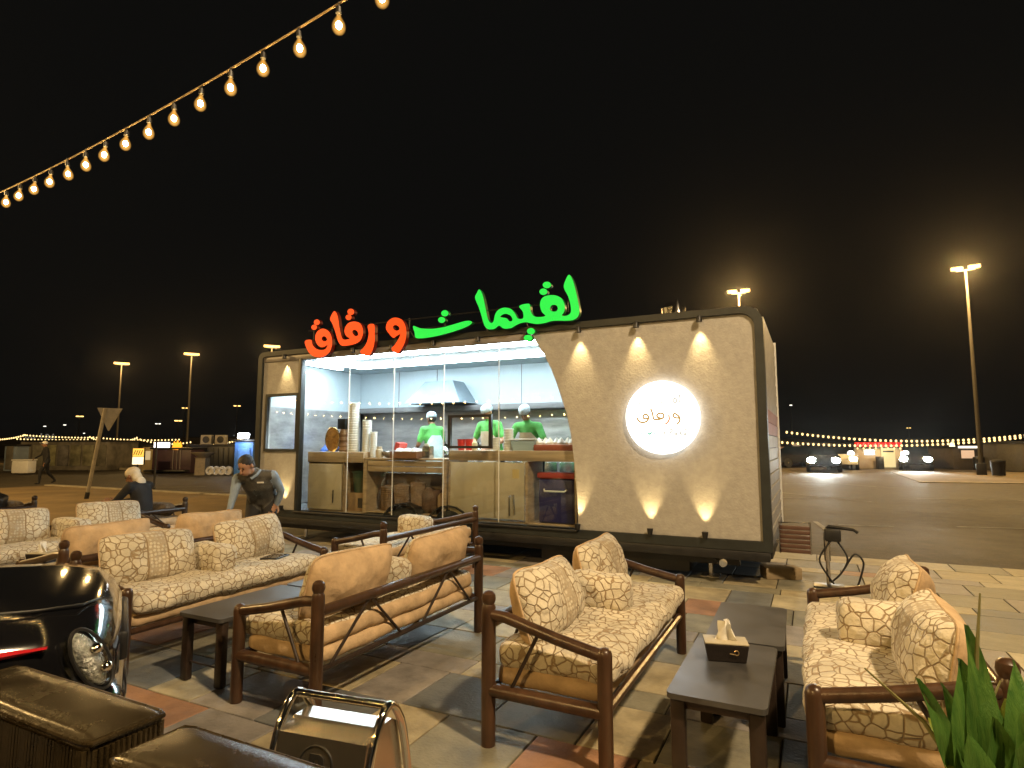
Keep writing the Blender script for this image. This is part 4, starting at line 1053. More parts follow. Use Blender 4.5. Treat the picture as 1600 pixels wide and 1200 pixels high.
for x in (-0.182, 0.182):
    pth = crom([(-0.235, 0.012), (-0.12, 0.50), (-0.062, 0.63), (0.0, 0.672), (0.062, 0.63), (0.12, 0.50), (0.235, 0.012)], 6, False)
    P('tube_leg', MB().tube([(x, p.x, p.y) for p in pth], 0.0145, 12), M['chrome'], sp)
    for y in (-0.235, 0.235): P('rubber_foot', MB().lathe([(0.018, 0), (0.018, 0.03)], (x, y, 0), 10), M['black'], sp)
P('crossbar', MB().tube([(-0.18, 0, 0.672), (0.18, 0, 0.672)], 0.0135, 12), M['chrome'], sp)
tilt = math.atan2(0.105, 0.53)
rt = Matrix.Rotation(-tilt, 3, 'X')
def on_panel(x, z, off):   # panel coordinates -> local
    base = Vector((0, -0.105, 0.590)); down = Vector((0, -0.105, -0.53)).normalized(); nrm = Vector((0, -0.53, 0.105)).normalized()
    return base + Vector((x, 0, 0)) - down * z + nrm * off
P('ring', MB().tube([on_panel(-0.01 + 0.062 * math.cos(s_), -0.085 + 0.062 * math.sin(s_), 0.001) for s_ in [2 * PI * i / 40 for i in range(41)]], 0.0035, 8), M['black'], sp)
Pout = [(x * 0.42, z * 0.42) for x, z in [(-0.062, -0.085), (-0.062, 0.09), (0.02, 0.09), (0.058, 0.07), (0.066, 0.035), (0.058, 0.0), (0.02, -0.02), (-0.014, -0.02), (-0.014, -0.085)]]
Phole = [(x * 0.42, z * 0.42) for x, z in [(-0.014, 0.015), (-0.014, 0.055), (0.012, 0.055), (0.02, 0.035), (0.012, 0.015)]]
meP = outline_mesh('letter', [Pout, Phole], 0.003, [M['black']], sub=1)
oP = link_mesh('letter', meP, sp, on_panel(-0.008, -0.085, 0.0022), (-tilt, 0, 0))

# ---- black car nosing in from the left
car = thing('black_car', 'glossy black car with clear headlight and red side stripe at the left edge', 'car', (-1.63, 2.60, 0.012), R(33))
car.scale = (1, 1, 0.875)
paint = mat('black car paint', (0.006, 0.006, 0.007), 0.12, coat=1.0, vary=0.2, scale=3)
# local: x forward (0 = nose), right side at y=0 runs to left side y=1.7
def car_section(x, w, zb, zs, zh, zc, tuck=0.0):
    c = 0.84
    half = [(0.0, zb), (w - 0.10, zb), (w - 0.02, zb + 0.06), (w, (zb + zs) / 2), (w - 0.01 - tuck, zs - 0.05), (w - 0.07 - tuck, zs + 0.03), (w - 0.22 - tuck, zh), (w * 0.45, (zh + zc) / 2 + 0.012), (0, zc)]
    pts = [Vector((x, c - y, z)) for y, z in half] + [Vector((x, c + y, z)) for y, z in half[-2:0:-1]]
    return pts
secs = [car_section(*q) for q in [(-0.01, 0.52, 0.50, 0.70, 0.78, 0.80), (-0.05, 0.64, 0.42, 0.76, 0.86, 0.88), (-0.13, 0.75, 0.34, 0.82, 0.92, 0.94), (-0.30, 0.82, 0.28, 0.86, 0.955, 0.985), (-0.7, 0.85, 0.26, 0.89, 0.98, 1.015), (-1.25, 0.86, 0.26, 0.92, 1.0, 1.04), (-1.5, 0.86, 0.26, 0.95, 1.02, 1.05), (-3.0, 0.86, 0.26, 0.98, 1.03, 1.05), (-4.1, 0.84, 0.28, 0.98, 1.03, 1.05), (-4.35, 0.76, 0.36, 0.95, 1.0, 1.02), (-4.42, 0.6, 0.45, 0.9, 0.95, 0.96)]]
P('body', MB().rings(secs), paint, car, 50)
cab = []
for x, w, z in ((-1.18, 0.72, 1.0), (-1.95, 0.62, 1.52), (-2.3, 0.62, 1.60), (-3.4, 0.62, 1.58), (-4.25, 0.70, 1.0)):
    cab.append([Vector((x, 0.84 - w - 0.06, 0.98)), Vector((x, 0.84 - w, z - 0.04)), Vector((x, 0.84 - w + 0.08, z)), Vector((x, 0.84 + w - 0.08, z)), Vector((x, 0.84 + w, z - 0.04)), Vector((x, 0.84 + w + 0.06, 0.98))])
P('cabin_glass', MB().rings(cab), mat('dark car glass', (0.004, 0.005, 0.006), 0.03), car, 25)
P('bumper', MB().soft((-0.14, 0.84, 0.47), (0.30, 1.62, 0.26), 0.11, 8, 14, 6, (0.02, 0.0, 0.0)), paint, car, 70)
P('grille', MB().bev((0.0, 0.84, 0.66), (0.05, 0.8, 0.16), 0.02), M['black'], car)
refl = mat('headlight reflector', (0.75, 0.75, 0.72), 0.14, metal=0.7, bump=1.0, bscale=55, vary=0.3, scale=30)
for y, s_ in ((0.085, -1), (1.595, 1)):
    hrot = Matrix.Rotation(R(48 * s_), 3, 'Z') @ Matrix.Rotation(R(-20 * s_), 3, 'X') @ Matrix.Rotation(R(-12), 3, 'Y')
    hl = P('headlight', MB().ell((-0.125, y, 0.735), (0.045, 0.050, 0.145), 18, 12, hrot), refl, car, 70)
    P('lens', MB().ell((-0.122, y + 0.004 * s_, 0.735), (0.058, 0.068, 0.158), 18, 12, hrot), M['pane'], hl, 70)
    P('bezel', MB().tube([Vector((-0.118, y + 0.004 * s_, 0.735)) + hrot @ Vector((0.012, 0.068 * math.cos(k * PI / 12), 0.158 * math.sin(k * PI / 12))) for k in range(25)], 0.008, 6), M['black'], hl)
    for k in (-1, 1): P('bulb', MB().ell(Vector((-0.10, y, 0.735)) + hrot @ Vector((0.035, 0.0, 0.05 * k)), (0.026, 0.026, 0.026)), M['chrome'], hl)
P('stripe', MB().rings([[Vector((x, 0.012 - (0.02 if x < -0.4 else 0.0) + o_[0], z + o_[1] * h)) for o_ in ((0.0, -1), (-0.012, 0), (0.0, 1), (0.03, 0))] for x, z, h in ((-0.26, 0.835, 0.003), (-0.36, 0.83, 0.014), (-0.8, 0.81, 0.024), (-1.6, 0.79, 0.028), (-2.5, 0.78, 0.018))]), mat('red stripe', (0.45, 0.012, 0.02), 0.3), car)
for x in (-0.78, -3.5):
    for y in (0.10, 1.58): wheel(car, (x, y, 0.335), 0.335, 0.22)
    P('wheel_arch', MB().tube([(x + 0.40 * math.cos(s_), 0.0, 0.335 + 0.40 * math.sin(s_)) for s_ in [PI * i / 14 for i in range(15)]], 0.03, 8), M['black'], car)
P('hood_seam', MB().tube([(-0.10, 0.42, 0.935), (-0.16, 0.28, 0.948), (-0.32, 0.20, 0.962), (-0.75, 0.165, 0.99), (-1.2, 0.15, 1.008)], 0.006, 6), M['black'], car)
P('mirror', MB().soft((-1.45, -0.12, 1.06), (0.12, 0.2, 0.14), 0.05, 5, 5, 5), paint, car, 70)

# ---- potted plant at the right edge
pl = thing('potted_plant', 'broad-leaved green plant in the bottom right corner', 'plant', (1.14, 1.56, 0.012))
pl.scale = (1.06, 1.06, 1.0)
P('pot', MB().lathe([(0.13, 0), (0.15, 0.02), (0.19, 0.36), (0.205, 0.37), (0.205, 0.41), (0.185, 0.41), (0.175, 0.36), (0.12, 0.34), (0.002, 0.34)], n=24), mat('dark clay pot', (0.09, 0.05, 0.03), 0.6, vary=0.3), pl)
def leaf_mat(name, col, vein):
    m = mat(name, col, 0.36, vary=0.5, scale=9, stretch=(6, 6, 0.4), bump=0.25, bscale=60, col2=vein)
    n, l = nodes_of(m)
    p = n['Principled BSDF']; out = n['Material Output']
    tl = n.new('ShaderNodeBsdfTranslucent'); mx = n.new('ShaderNodeMixShader'); mx.inputs[0].default_value = 0.3
    src = p.inputs['Base Color'].links[0].from_socket
    l.new(src, tl.inputs[0]); l.new(p.outputs[0], mx.inputs[1]); l.new(tl.outputs[0], mx.inputs[2]); l.new(mx.outputs[0], out.inputs[0])
    return m
leafm = leaf_mat('glossy green leaf', (0.105, 0.21, 0.04), (0.04, 0.115, 0.02))
leafy = leaf_mat('yellow-green leaf', (0.30, 0.34, 0.05), (0.13, 0.22, 0.03))
stemm = mat('pale stem', (0.20, 0.19, 0.07), 0.55, vary=0.3)
P('stem', MB().tube([(0.0, 0, 0.34), (0.01, 0.0, 0.5), (0.0, 0.01, 0.72)], [0.02, 0.017, 0.012], 8), stemm, pl)
def leaf(base, tip, width, bend, mt, fold=0.35, up=(0, -1, 0.2)):
    base, tip = Vector(base), Vector(tip)
    ax = (tip - base); ln = ax.length; axn = ax.normalized()
    side = axn.cross(Vector(up)).normalized(); nrm = side.cross(axn).normalized()
    n_ = 14; rows_ = []
    for i in range(n_ + 1):
        t = i / n_
        wd = width * math.sin(PI * min(1, t ** 0.75 * 0.97 + 0.03)) ** 0.8 + 0.002
        c_ = base + ax * t + nrm * bend * math.sin(PI * t) - Vector((0, 0, bend * 0.8 * t * t))
        r_ = []
        for k in (-2, -1, 0, 1, 2):
            r_.append(c_ + side * wd * k / 2 + nrm * (abs(k) / 2) * wd * fold + nrm * 0.006 * math.sin(t * 11 + k * 1.3 + tip.x * 40))
        rows_.append(r_)
    P('leaf', MB().rings(rows_, False, False, closed=False), mt, pl, 80)
rg = random.Random(3)
for (tx, ty, tz, w_, bd, mt, z0) in [(0.00, 0.02, 1.02, 0.052, 0.03, leafm, 0.62), (-0.13, -0.02, 0.98, 0.022, 0.02, leafm, 0.6), (0.09, 0.0, 0.93, 0.045, 0.03, leafy, 0.5), (0.17, -0.06, 0.99, 0.075, 0.05, leafm, 0.5), (-0.10, -0.05, 0.80, 0.05, 0.05, leafy, 0.5), (0.02, -0.05, 0.90, 0.055, 0.02, leafm, 0.45), (-0.05, -0.06, 0.88, 0.05, 0.03, leafm, 0.42), (0.10, -0.10, 0.84, 0.06, 0.05, leafm, 0.42), (-0.12, -0.10, 0.68, 0.06, 0.06, leafm, 0.42), (0.20, 0.05, 0.86, 0.06, 0.06, leafm, 0.45), (0.05, 0.12, 0.85, 0.055, 0.05, leafm, 0.45), (-0.15, 0.1, 0.72, 0.05, 0.06, leafm, 0.42), (0.25, -0.1, 0.72, 0.07, 0.07, leafm, 0.42), (0.0, -0.14, 0.74, 0.05, 0.04, leafy, 0.42), (-0.02, 0.06, 0.96, 0.03, 0.05, leafm, 0.5), (0.13, 0.02, 1.04, 0.04, 0.06, leafm, 0.5), (-0.08, 0.02, 0.90, 0.035, 0.06, leafy, 0.48), (0.06, -0.08, 0.95, 0.035, 0.05, leafm, 0.5), (-0.16, -0.08, 0.83, 0.035, 0.07, leafm, 0.45), (0.19, -0.02, 0.92, 0.045, 0.08, leafm, 0.45), (-0.19, 0.02, 0.78, 0.03, 0.09, leafm, 0.42), (-0.22, -0.06, 0.62, 0.035, 0.08, leafy, 0.42), (0.03, 0.03, 1.10, 0.03, 0.03, leafm, 0.6), (0.16, -0.12, 0.9, 0.04, 0.07, leafm, 0.44), (-0.05, -0.15, 0.66, 0.04, 0.06, leafm, 0.4)]:
    leaf((rg.uniform(-.015, .015), rg.uniform(-.015, .015), z0), (tx, ty, tz), w_ * 1.4, bd, mt)
for q in ([(0.02, 0, 0.8), (0.035, 0.01, 1.0), (0.055, 0.01, 1.16)], [(-0.02, 0, 0.7), (-0.12, -0.02, 0.86), (-0.24, 0.0, 0.98)], [(0.0, 0, 0.7), (-0.07, -0.02, 0.84), (-0.12, -0.02, 0.93)], [(0.03, 0.0, 0.85), (0.08, 0.0, 0.95)]):
    P('stalk', MB().tube(q, [0.005] * (len(q) - 1) + [0.002], 6), stemm, pl)

# ---- by the trailer's right corner
st = thing('folding_step', 'brown slatted folding step hung at the trailer corner', 'step', TW(0.17, 0.22, 0.36), -TH)
for i in range(6): P('slat', MB().bev((0, 0.0, 0.03 + i * 0.05), (0.30, 0.025, 0.042), 0.006), mat('brown step slat', (0.10, 0.05, 0.035), 0.45, vary=0.3) if i == 0 else bpy.data.materials['brown step slat'], st)
P('frame', MB().tube([(-0.15, 0.02, 0.0), (-0.155, 0.02, 0.33), (0.155, 0.02, 0.34), (0.15, 0.02, 0.0)], 0.012).bx(-0.19, -0.15, 0.01, 0.05, 0.1, 0.14), M['steel'], st)
jk = thing('jockey_jack', 'dark trailer jack with hanging hoses beside the corner step', 'jack', TW(0.48, 0.35, 0.012), -TH)
P('base_plate', MB().bev((0, 0, 0.01), (0.30, 0.22, 0.02), 0.005), M['black'], jk)
P('post', MB().tube([(0, 0, 0.02), (0, 0, 0.30)], 0.022).tube([(0, 0, 0.28), (0, 0, 0.58)], 0.032), M['steel'], jk)
P('head', MB().bev((0.06, 0, 0.56), (0.16, 0.10, 0.14), 0.02), M['black'], jk)
P('crank', MB().tube([(0.0, 0, 0.62), (0.02, 0, 0.65), (0.26, -0.03, 0.63), (0.30, -0.03, 0.60)], 0.018), M['black'], jk)
for q in ([(0.04, -0.03, 0.5), (-0.08, -0.05, 0.3), (0.0, -0.05, 0.12), (0.05, -0.05, 0.05)], [(0.1, 0, 0.5), (0.19, -0.02, 0.32), (0.12, -0.03, 0.16), (0.02, -0.04, 0.06)], [(0.16, 0.05, 0.2), (0.26, 0.05, 0.36), (0.34, 0.05, 0.28), (0.30, 0.05, 0.1), (0.27, 0.05, 0.02)]):
    P('hose', MB().tube(crom(q, 5, False), 0.010, 8), M['black'], jk)
sb = MB().soft((0, 0, 0.065), (0.40, 0.24, 0.13), 0.012, 8, 6, 4, (0, 0, 0), 0.006, 9).build('stone_block', mat('sandstone block', (0.30, 0.23, 0.14), 0.85, vary=0.25, scale=7, bump=0.3), None, (3.13, 7.12, 0.012), R(-6))
tag(sb, 'sand-coloured stone block on the tiles under the trailer corner', 'stone')

# ================================================================ PEOPLE
def loft(mb, pts, rad, lat, n=14):
    pts = [Vector(p) for p in pts]; lat = Vector(lat); rings = []
    for i, p in enumerate(pts):
        t = (pts[min(i + 1, len(pts) - 1)] - pts[max(i - 1, 0)]).normalized()
        x = (lat - t * lat.dot(t))
        if x.length < 1e-4: x = Vector((0, 1, 0))
        x.normalize(); y = t.cross(x)
        rx, ry = rad[i] if isinstance(rad[i], (tuple, list)) else (rad[i], rad[i])
        rings.append([p + x * rx * math.cos(2 * PI * k / n) + y * ry * math.sin(2 * PI * k / n) for k in range(n)])
    mb.rings(rings)
    for e, q in ((0, rings[0]), (-1, rings[-1])):
        r = rad[e] if not isinstance(rad[e], (tuple, list)) else min(rad[e])
        mb.ell(pts[e], (r * 0.96,) * 3, 12, 8)
def fingers(mb, wrist, palm_end, palm_n, mi, s=1.0):
    """five bent fingers leaving the palm; palm_n points out of the palm side the fingers curl to"""
    w, e, nn = Vector(wrist), Vector(palm_end), Vector(palm_n).normalized()
    d = (e - w).normalized(); side = d.cross(nn).normalized()
    for i, (off, ln) in enumerate(((-0.030, 0.062), (-0.010, 0.074), (0.010, 0.070), (0.028, 0.054))):
        p0 = e + side * off * s - d * 0.012
        p1 = p0 + (d + nn * 0.25).normalized() * ln * 0.5 * s
        p2 = p1 + (d + nn * 0.9).normalized() * ln * 0.32 * s
        p3 = p2 + (d * 0.7 + nn * 1.2).normalized() * ln * 0.26 * s
        mb.tube([p0, p1, p2, p3], [0.0098 * s, 0.009 * s, 0.0082 * s, 0.0062 * s], 8, mi)
    p0 = w.lerp(e, 0.45) - side * 0.030 * s
    mb.tube([p0, p0 + (d * 0.5 - side * 0.9).normalized() * 0.034 * s, p0 + (d * 0.9 - side * 0.9 + nn * 0.3).normalized() * 0.066 * s], [0.0125 * s, 0.0105 * s, 0.008 * s], 8, mi)
def person(label, loc, rz, pose, mats, voxel=0.016, hair=None, head_rot=(0, 0), group=None, apron=None):
    """pose: pelvis, belly, chest, neck, head, and per side shoulder/elbow/wrist/hand, hip/knee/ankle/toe (left = +x, faces -y)"""
    t = thing('person', label, 'person', loc, rz, group)
    G = MB(); bones = []
    q = pose
    lat = q.get('lat', (1, 0, 0))
    def chain(pts, rad, mi, l=lat):
        loft(G, pts, rad, l)
        for i in range(len(pts) - 1):
            r0 = rad[i] if not isinstance(rad[i], (tuple, list)) else sum(rad[i]) / 2
            r1 = rad[i + 1] if not isinstance(rad[i + 1], (tuple, list)) else sum(rad[i + 1]) / 2
            bones.append((Vector(pts[i]), Vector(pts[i + 1]), r0, r1, mi))
    SK, TOP, SLV, LEG, SHOE = 0, 1, 2, 3, 4
    k_ = mats.get('stout', 1.0)
    sl, sr_ = Vector(q['sL']), Vector(q['sR'])
    chain([q['pelvis'], q['belly'], q['chest'], q['upper']], [(0.165 * k_, 0.115 * k_), (0.155 * k_, 0.115 * k_), (0.172 * k_, 0.12 * k_), (0.145 * k_, 0.09)], TOP)
    chain([sr_, Vector(q['upper']), sl], [0.058, 0.075, 0.058], TOP, (0, 0, 1))
    chain([q['upper'], q['neck'], Vector(q['neck']).lerp(Vector(q['head']), 0.6)], [0.062, 0.052, 0.05], SK)
    short = q.get('short', False)
    for sd in ('L', 'R'):
        s, e, w, h = [Vector(q[k + sd]) for k in ('s', 'e', 'w', 'h')]
        if short:
            mid_ = s.lerp(e, 0.72)
            chain([s, mid_], [0.062, 0.056], SLV); chain([mid_, e, w], [0.043, 0.040, 0.028], SK)
        else:
            chain([s, s.lerp(e, 0.5), e, w], [0.060, 0.054, 0.047, 0.034], SLV)
        chain([w, w.lerp(h, 0.5), h], [(0.030, 0.022), (0.040, 0.019), (0.038, 0.014)], SK)
        hp, kn, an, to = [Vector(q[k + sd]) for k in ('hip', 'kn', 'an', 'to')]
        chain([hp, hp.lerp(kn, 0.5), kn], [0.098, 0.082, 0.062], LEG)
        chain([kn, kn.lerp(an, 0.35), an], [0.062, 0.060, 0.044], LEG)
        chain([an + Vector((0, 0.02, -0.03)), an.lerp(to, 0.5) + Vector((0, 0, -0.03)), to], [(0.04, 0.036), (0.046, 0.036), (0.042, 0.026)], SHOE)
    hc = Vector(q['head'])
    hr = Matrix.Rotation(R(head_rot[1]), 3, 'Z') @ Matrix.Rotation(R(head_rot[0]), 3, 'X')
    G.ell(hc + hr @ Vector((0, 0.012, 0.022)), (0.074, 0.093, 0.092), 16, 12, hr)
    G.ell(hc + hr @ Vector((0, -0.022, -0.045)), (0.057, 0.066, 0.066), 16, 10, hr)
    bones.append((hc + hr @ Vector((0, 0, -0.05)), hc + hr @ Vector((0, 0, 0.05)), 0.08, 0.085, SK))
    tmp = G.build('tmp', M['skin'])
    md = tmp.modifiers.new('r', 'REMESH'); md.mode = 'VOXEL'; md.voxel_size = voxel
    sm = tmp.modifiers.new('s', 'SMOOTH'); sm.iterations = 4; sm.factor = 0.5
    dg = bpy.context.evaluated_depsgraph_get(); dg.update()
    me = bpy.data.meshes.new_from_object(tmp.evaluated_get(dg))
    F_ = MB()
    F_.v = [tuple(v.co) for v in me.vertices]; F_.f = [tuple(p.vertices) for p in me.polygons]
    for p in me.polygons:
        c = p.center; best = 1e9; bi = 0
        for a, b, r0, r1, mi in bones:
            ab_ = b - a; L2 = ab_.length_squared
            tt = max(0, min(1, (c - a).dot(ab_) / L2)) if L2 > 0 else 0
            dd = (c - (a + ab_ * tt)).length / (r0 + (r1 - r0) * tt)
            if dd < best: best, bi = dd, mi
        F_.m.append(bi)
    bpy.data.objects.remove(tmp)
    # face and fingers
    for sgn in (-1, 1):
        F_.ell(hc + hr @ Vector((sgn * 0.03, -0.081, 0.008)), (0.011, 0.008, 0.007), 8, 6, hr, 5)
        F_.ell(hc + hr @ Vector((sgn * 0.031, -0.082, 0.028)), (0.017, 0.006, 0.004), 8, 6, hr, 6)
        F_.ell(hc + hr @ Vector((sgn * 0.078, 0.012, -0.002)), (0.010, 0.020, 0.030), 8, 8, hr, 0)
    F_.tube([hc + hr @ Vector((0, -0.082, 0.012)), hc + hr @ Vector((0, -0.098, -0.012)), hc + hr @ Vector((0, -0.106, -0.026)), hc + hr @ Vector((0, -0.088, -0.034))], [0.007, 0.010, 0.014, 0.010], 8, 0)
    F_.ell(hc + hr @ Vector((0, -0.084, -0.055)), (0.024, 0.008, 0.007), 10, 6, hr, 7)
    for sd in ('L', 'R'):
        w, h = Vector(q['w' + sd]), Vector(q['h' + sd])
        fingers(F_, w, h, q.get('pn' + sd, (0, 0, -1)), 0)
    F_.build('body', [mats['skin'], mats['top'], mats['sleeve'], mats['leg'], M['black'], M['eye'], M['hair'], mats.get('lip', M.setdefault('lip', mat('lips', (0.22, 0.08, 0.06), 0.5)))], t, smooth=70)
    if hair == 'hair':
        P('hair', MB().ell(hc + hr @ Vector((0, 0.026, 0.045)), (0.081, 0.094, 0.082), 16, 10, hr).ell(hc + hr @ Vector((0, 0.055, -0.01)), (0.073, 0.062, 0.075), 14, 10, hr), M['hair'], t, 70)
    elif hair == 'net':
        mb = MB()
        rings = []
        for r_, z_ in ((0.092, 0.018), (0.099, 0.03), (0.100, 0.055), (0.092, 0.09), (0.070, 0.115), (0.035, 0.13), (0.003, 0.133)):
            rings.append([hc + hr @ Vector((r_ * 0.9 * math.cos(2 * PI * k / 24) * (1 + 0.03 * (k % 2)), 0.012 + r_ * 1.05 * math.sin(2 * PI * k / 24) * (1 + 0.03 * (k % 2)), z_)) for k in range(24)])
        mb.rings(rings)
        P('hair_net', mb, M.setdefault('net', mat('pale blue hair net', (0.55, 0.66, 0.72), 0.7, vary=0.3, scale=60, bump=0.6, bscale=90)), t, 60)
        P('hair', MB().ell(hc + hr @ Vector((0, 0.045, 0.0)), (0.076, 0.068, 0.07), 14, 10, hr), M['hair'], t, 70)
    elif hair == 'cloth':
        cl = M.setdefault('headcloth', mat('cream headcloth', (0.62, 0.54, 0.40), 0.85, bump=0.4, bscale=30))
        mb = MB().ell(hc + hr @ Vector((0, 0.018, 0.05)), (0.089, 0.106, 0.084), 16, 10, hr)
        mb.ell(hc + hr @ Vector((0, 0.062, -0.03)), (0.080, 0.062, 0.10), 16, 10, hr).ell(hc + hr @ Vector((0.0, 0.10, -0.11)), (0.085, 0.045, 0.07), 16, 10, hr)
        P('headcloth', mb, cl, t, 60)
        P('beard', MB().ell(hc + hr @ Vector((0, -0.04, -0.075)), (0.055, 0.055, 0.05), 12, 8, hr), M['hair'], t, 70)
    elif hair == 'cap':
        P('cap', MB().ell(hc + hr @ Vector((0, 0.01, 0.05)), (0.085, 0.10, 0.075), 14, 10, hr).bev(hc + hr @ Vector((0, -0.12, 0.05)), (0.14, 0.1, 0.012), 0.005, 2, hr), M['white'], t, 70)
    return t
def upright(lean=0.0, scale=1.0, **kw):
    l = lean
    q = dict(pelvis=(0, 0.02, 0.92), belly=(0, 0.0 - l * 0.3, 1.08), chest=(0, -l * 0.7, 1.26), upper=(0, -l, 1.39), neck=(0, -l * 1.15 + 0.01, 1.46), head=(0, -l * 1.3 - 0.03, 1.575),
             sL=(0.185, -l, 1.385), sR=(-0.185, -l, 1.385), eL=(0.24, -l + 0.03, 1.10), eR=(-0.24, -l + 0.03, 1.10), wL=(0.25, -l - 0.06, 0.86), wR=(-0.25, -l - 0.06, 0.86), hL=(0.25, -l - 0.09, 0.77), hR=(-0.25, -l - 0.09, 0.77),
             hipL=(0.09, 0.02, 0.90), hipR=(-0.09, 0.02, 0.90), knL=(0.10, 0.0, 0.49), knR=(-0.10, 0.0, 0.49), anL=(0.10, 0.03, 0.085), anR=(-0.10, 0.03, 0.085), toL=(0.115, -0.13, 0.035), toR=(-0.115, -0.13, 0.035), pnL=(0, 0.4, -0.6), pnR=(0, 0.4, -0.6))
    q.update(kw)
    return q
M['vest'] = mat('grey waistcoat', (0.085, 0.080, 0.070), 0.8, vary=0.3, scale=12, bump=0.8, bscale=14)
M['shirt_blue'] = mat('pale blue shirt', (0.24, 0.31, 0.42), 0.8, vary=0.12, scale=10, bump=0.5, bscale=14)
M['trouser'] = mat('dark trousers', (0.022, 0.021, 0.022), 0.8, vary=0.3, scale=14)
M['lime'] = mat('lime green polo', (0.105, 0.43, 0.10), 0.8, vary=0.35, scale=6, bump=1.0, bscale=9)
M['apron'] = mat('cream apron', (0.62, 0.55, 0.42), 0.8, vary=0.12, scale=8, bump=0.4, bscale=10)
M['robe'] = mat('black robe', (0.012, 0.012, 0.014), 0.85, vary=0.3, scale=9, bump=0.4, bscale=10)
M['plastic_film'] = mat('pale translucent apron', (0.52, 0.68, 0.70), 0.3, vary=0.2, scale=10, bump=0.5, bscale=12)

# waiter leaning over the far end of the sofa
wq = upright(pelvis=(0, 0.12, 0.90), belly=(0, 0.03, 1.00), chest=(0, -0.12, 1.11), upper=(-0.01, -0.22, 1.19), neck=(-0.03, -0.29, 1.24), head=(-0.075, -0.37, 1.305),
             sL=(0.185, -0.19, 1.195), sR=(-0.195, -0.24, 1.165), eR=(-0.218, -0.27, 0.98), wR=(-0.232, -0.35, 0.82), hR=(-0.232, -0.40, 0.765), eL=(0.25, -0.03, 1.0), wL=(0.19, 0.05, 0.84), hL=(0.14, 0.05, 0.77),
             hipL=(0.09, 0.12, 0.88), hipR=(-0.09, 0.12, 0.88), knL=(0.10, 0.06, 0.48), knR=(-0.11, 0.02, 0.48), pnR=(0, 0, -1), pnL=(0, -1, 0))
wt_ = person('waiter in grey waistcoat over pale blue shirt leaning down beside the trailer', (-3.04, 7.28, 0.0), R(8), wq, dict(stout=1.12, skin=M['skin_light'], top=M['vest'], sleeve=M['shirt_blue'], leg=M['trouser']), 0.013, 'hair', (32, -22))
P('collar', MB().tube([(-0.075, -0.31, 1.20), (-0.07, -0.24, 1.25), (0.0, -0.20, 1.27), (0.055, -0.24, 1.25), (0.03, -0.315, 1.20), (-0.02, -0.335, 1.16)], 0.017, 8), M['shirt_blue'], wt_)
P('name_badge', MB().bev((0.085, -0.335, 1.115), (0.075, 0.008, 0.02), 0.003, 2, Matrix.Rotation(R(35), 3, 'X')), M['paper'], wt_)
P('button', MB().ell((0.0, -0.24, 1.02), (0.008, 0.006, 0.008)).ell((0.0, -0.17, 0.95), (0.008, 0.006, 0.008)), M['black'], wt_)

# man in black with a cream headcloth sitting in the armchair
sq = upright(pelvis=(0, 0.06, 0.56), belly=(0, 0.06, 0.70), chest=(0, 0.03, 0.86), upper=(0, -0.02, 0.96), neck=(0, -0.06, 1.00), head=(0, -0.12, 1.085),
             sL=(0.19, 0.0, 0.955), sR=(-0.19, 0.0, 0.955), eL=(0.25, -0.16, 0.74), eR=(-0.25, -0.16, 0.74), wL=(0.11, -0.36, 0.72), wR=(-0.11, -0.36, 0.72), hL=(0.06, -0.43, 0.74), hR=(-0.06, -0.43, 0.74),
             hipL=(0.10, 0.0, 0.58), hipR=(-0.10, 0.0, 0.58), knL=(0.13, -0.44, 0.53), knR=(-0.13, -0.44, 0.53), anL=(0.13, -0.47, 0.09), anR=(-0.13, -0.47, 0.09), toL=(0.14, -0.62, 0.035), toR=(-0.14, -0.62, 0.035), pnL=(0, 0, 1), pnR=(0, 0, 1))
ps = W(-8.62, 5.34)
person('man in black with cream headcloth sitting in the far left armchair', (ps.x, ps.y, 0.012), R(-97), sq, dict(skin=M['skin'], top=M['robe'], sleeve=M['robe'], leg=M['robe']), 0.014, 'cloth', (22, 0))

# cooks behind the glass
def cook(label, x, y, rz, lean, head_rot, sc=1.0, **kw):
    st_ = kw.pop('st', 1.0); sk_ = kw.pop('sk', M['skin'])
    q = upright(lean, short=True, **kw)
    p = TW(x, y)
    t = person(label, (p.x, p.y, 0.5), rz, q, dict(skin=sk_, stout=st_, top=M['lime'], sleeve=M['lime'], leg=M['trouser']), 0.014, 'net', head_rot, 'cooks in lime green')
    t.scale = (sc, sc, sc)
    return t, q
def apron_on(t, q, lean, mt, back=False):
    rows_ = []
    for i in range(9):
        u = i / 8
        z = 0.62 + 0.66 * u
        y0 = -lean * max(0, (z - 0.95)) / 0.44
        wx = 0.17 if z < 1.15 else 0.17 - 0.09 * (z - 1.15) / 0.13
        row = []
        for k in range(11):
            a = PI * (k / 10)
            sx = math.cos(a) * (wx + 0.012)
            dep = 0.138 * math.sqrt(max(0.05, 1 - (sx / 0.2) ** 2))
            row.append(Vector((sx, (y0 - dep) if not back else (y0 + dep), z)))
        rows_.append(row)
    sg2 = 1 if back else -1
    loops = [r_ + [p + Vector((0, -sg2 * 0.006, 0)) for p in reversed(r_)] for r_ in rows_]
    P('apron', MB().rings(loops), mt, t, 60)
ck, q = cook('cook in lime green polo standing in profile by the middle counter', -5.22, 1.15, R(-140), 0.05, (10, 0), 0.94, eR=(-0.25, -0.10, 1.12), wR=(-0.18, -0.30, 1.05), hR=(-0.15, -0.38, 1.04), eL=(0.25, -0.10, 1.12), wL=(0.18, -0.30, 1.05), hL=(0.15, -0.38, 1.04))
apron_on(ck, q, 0.05, M['plastic_film'], True)
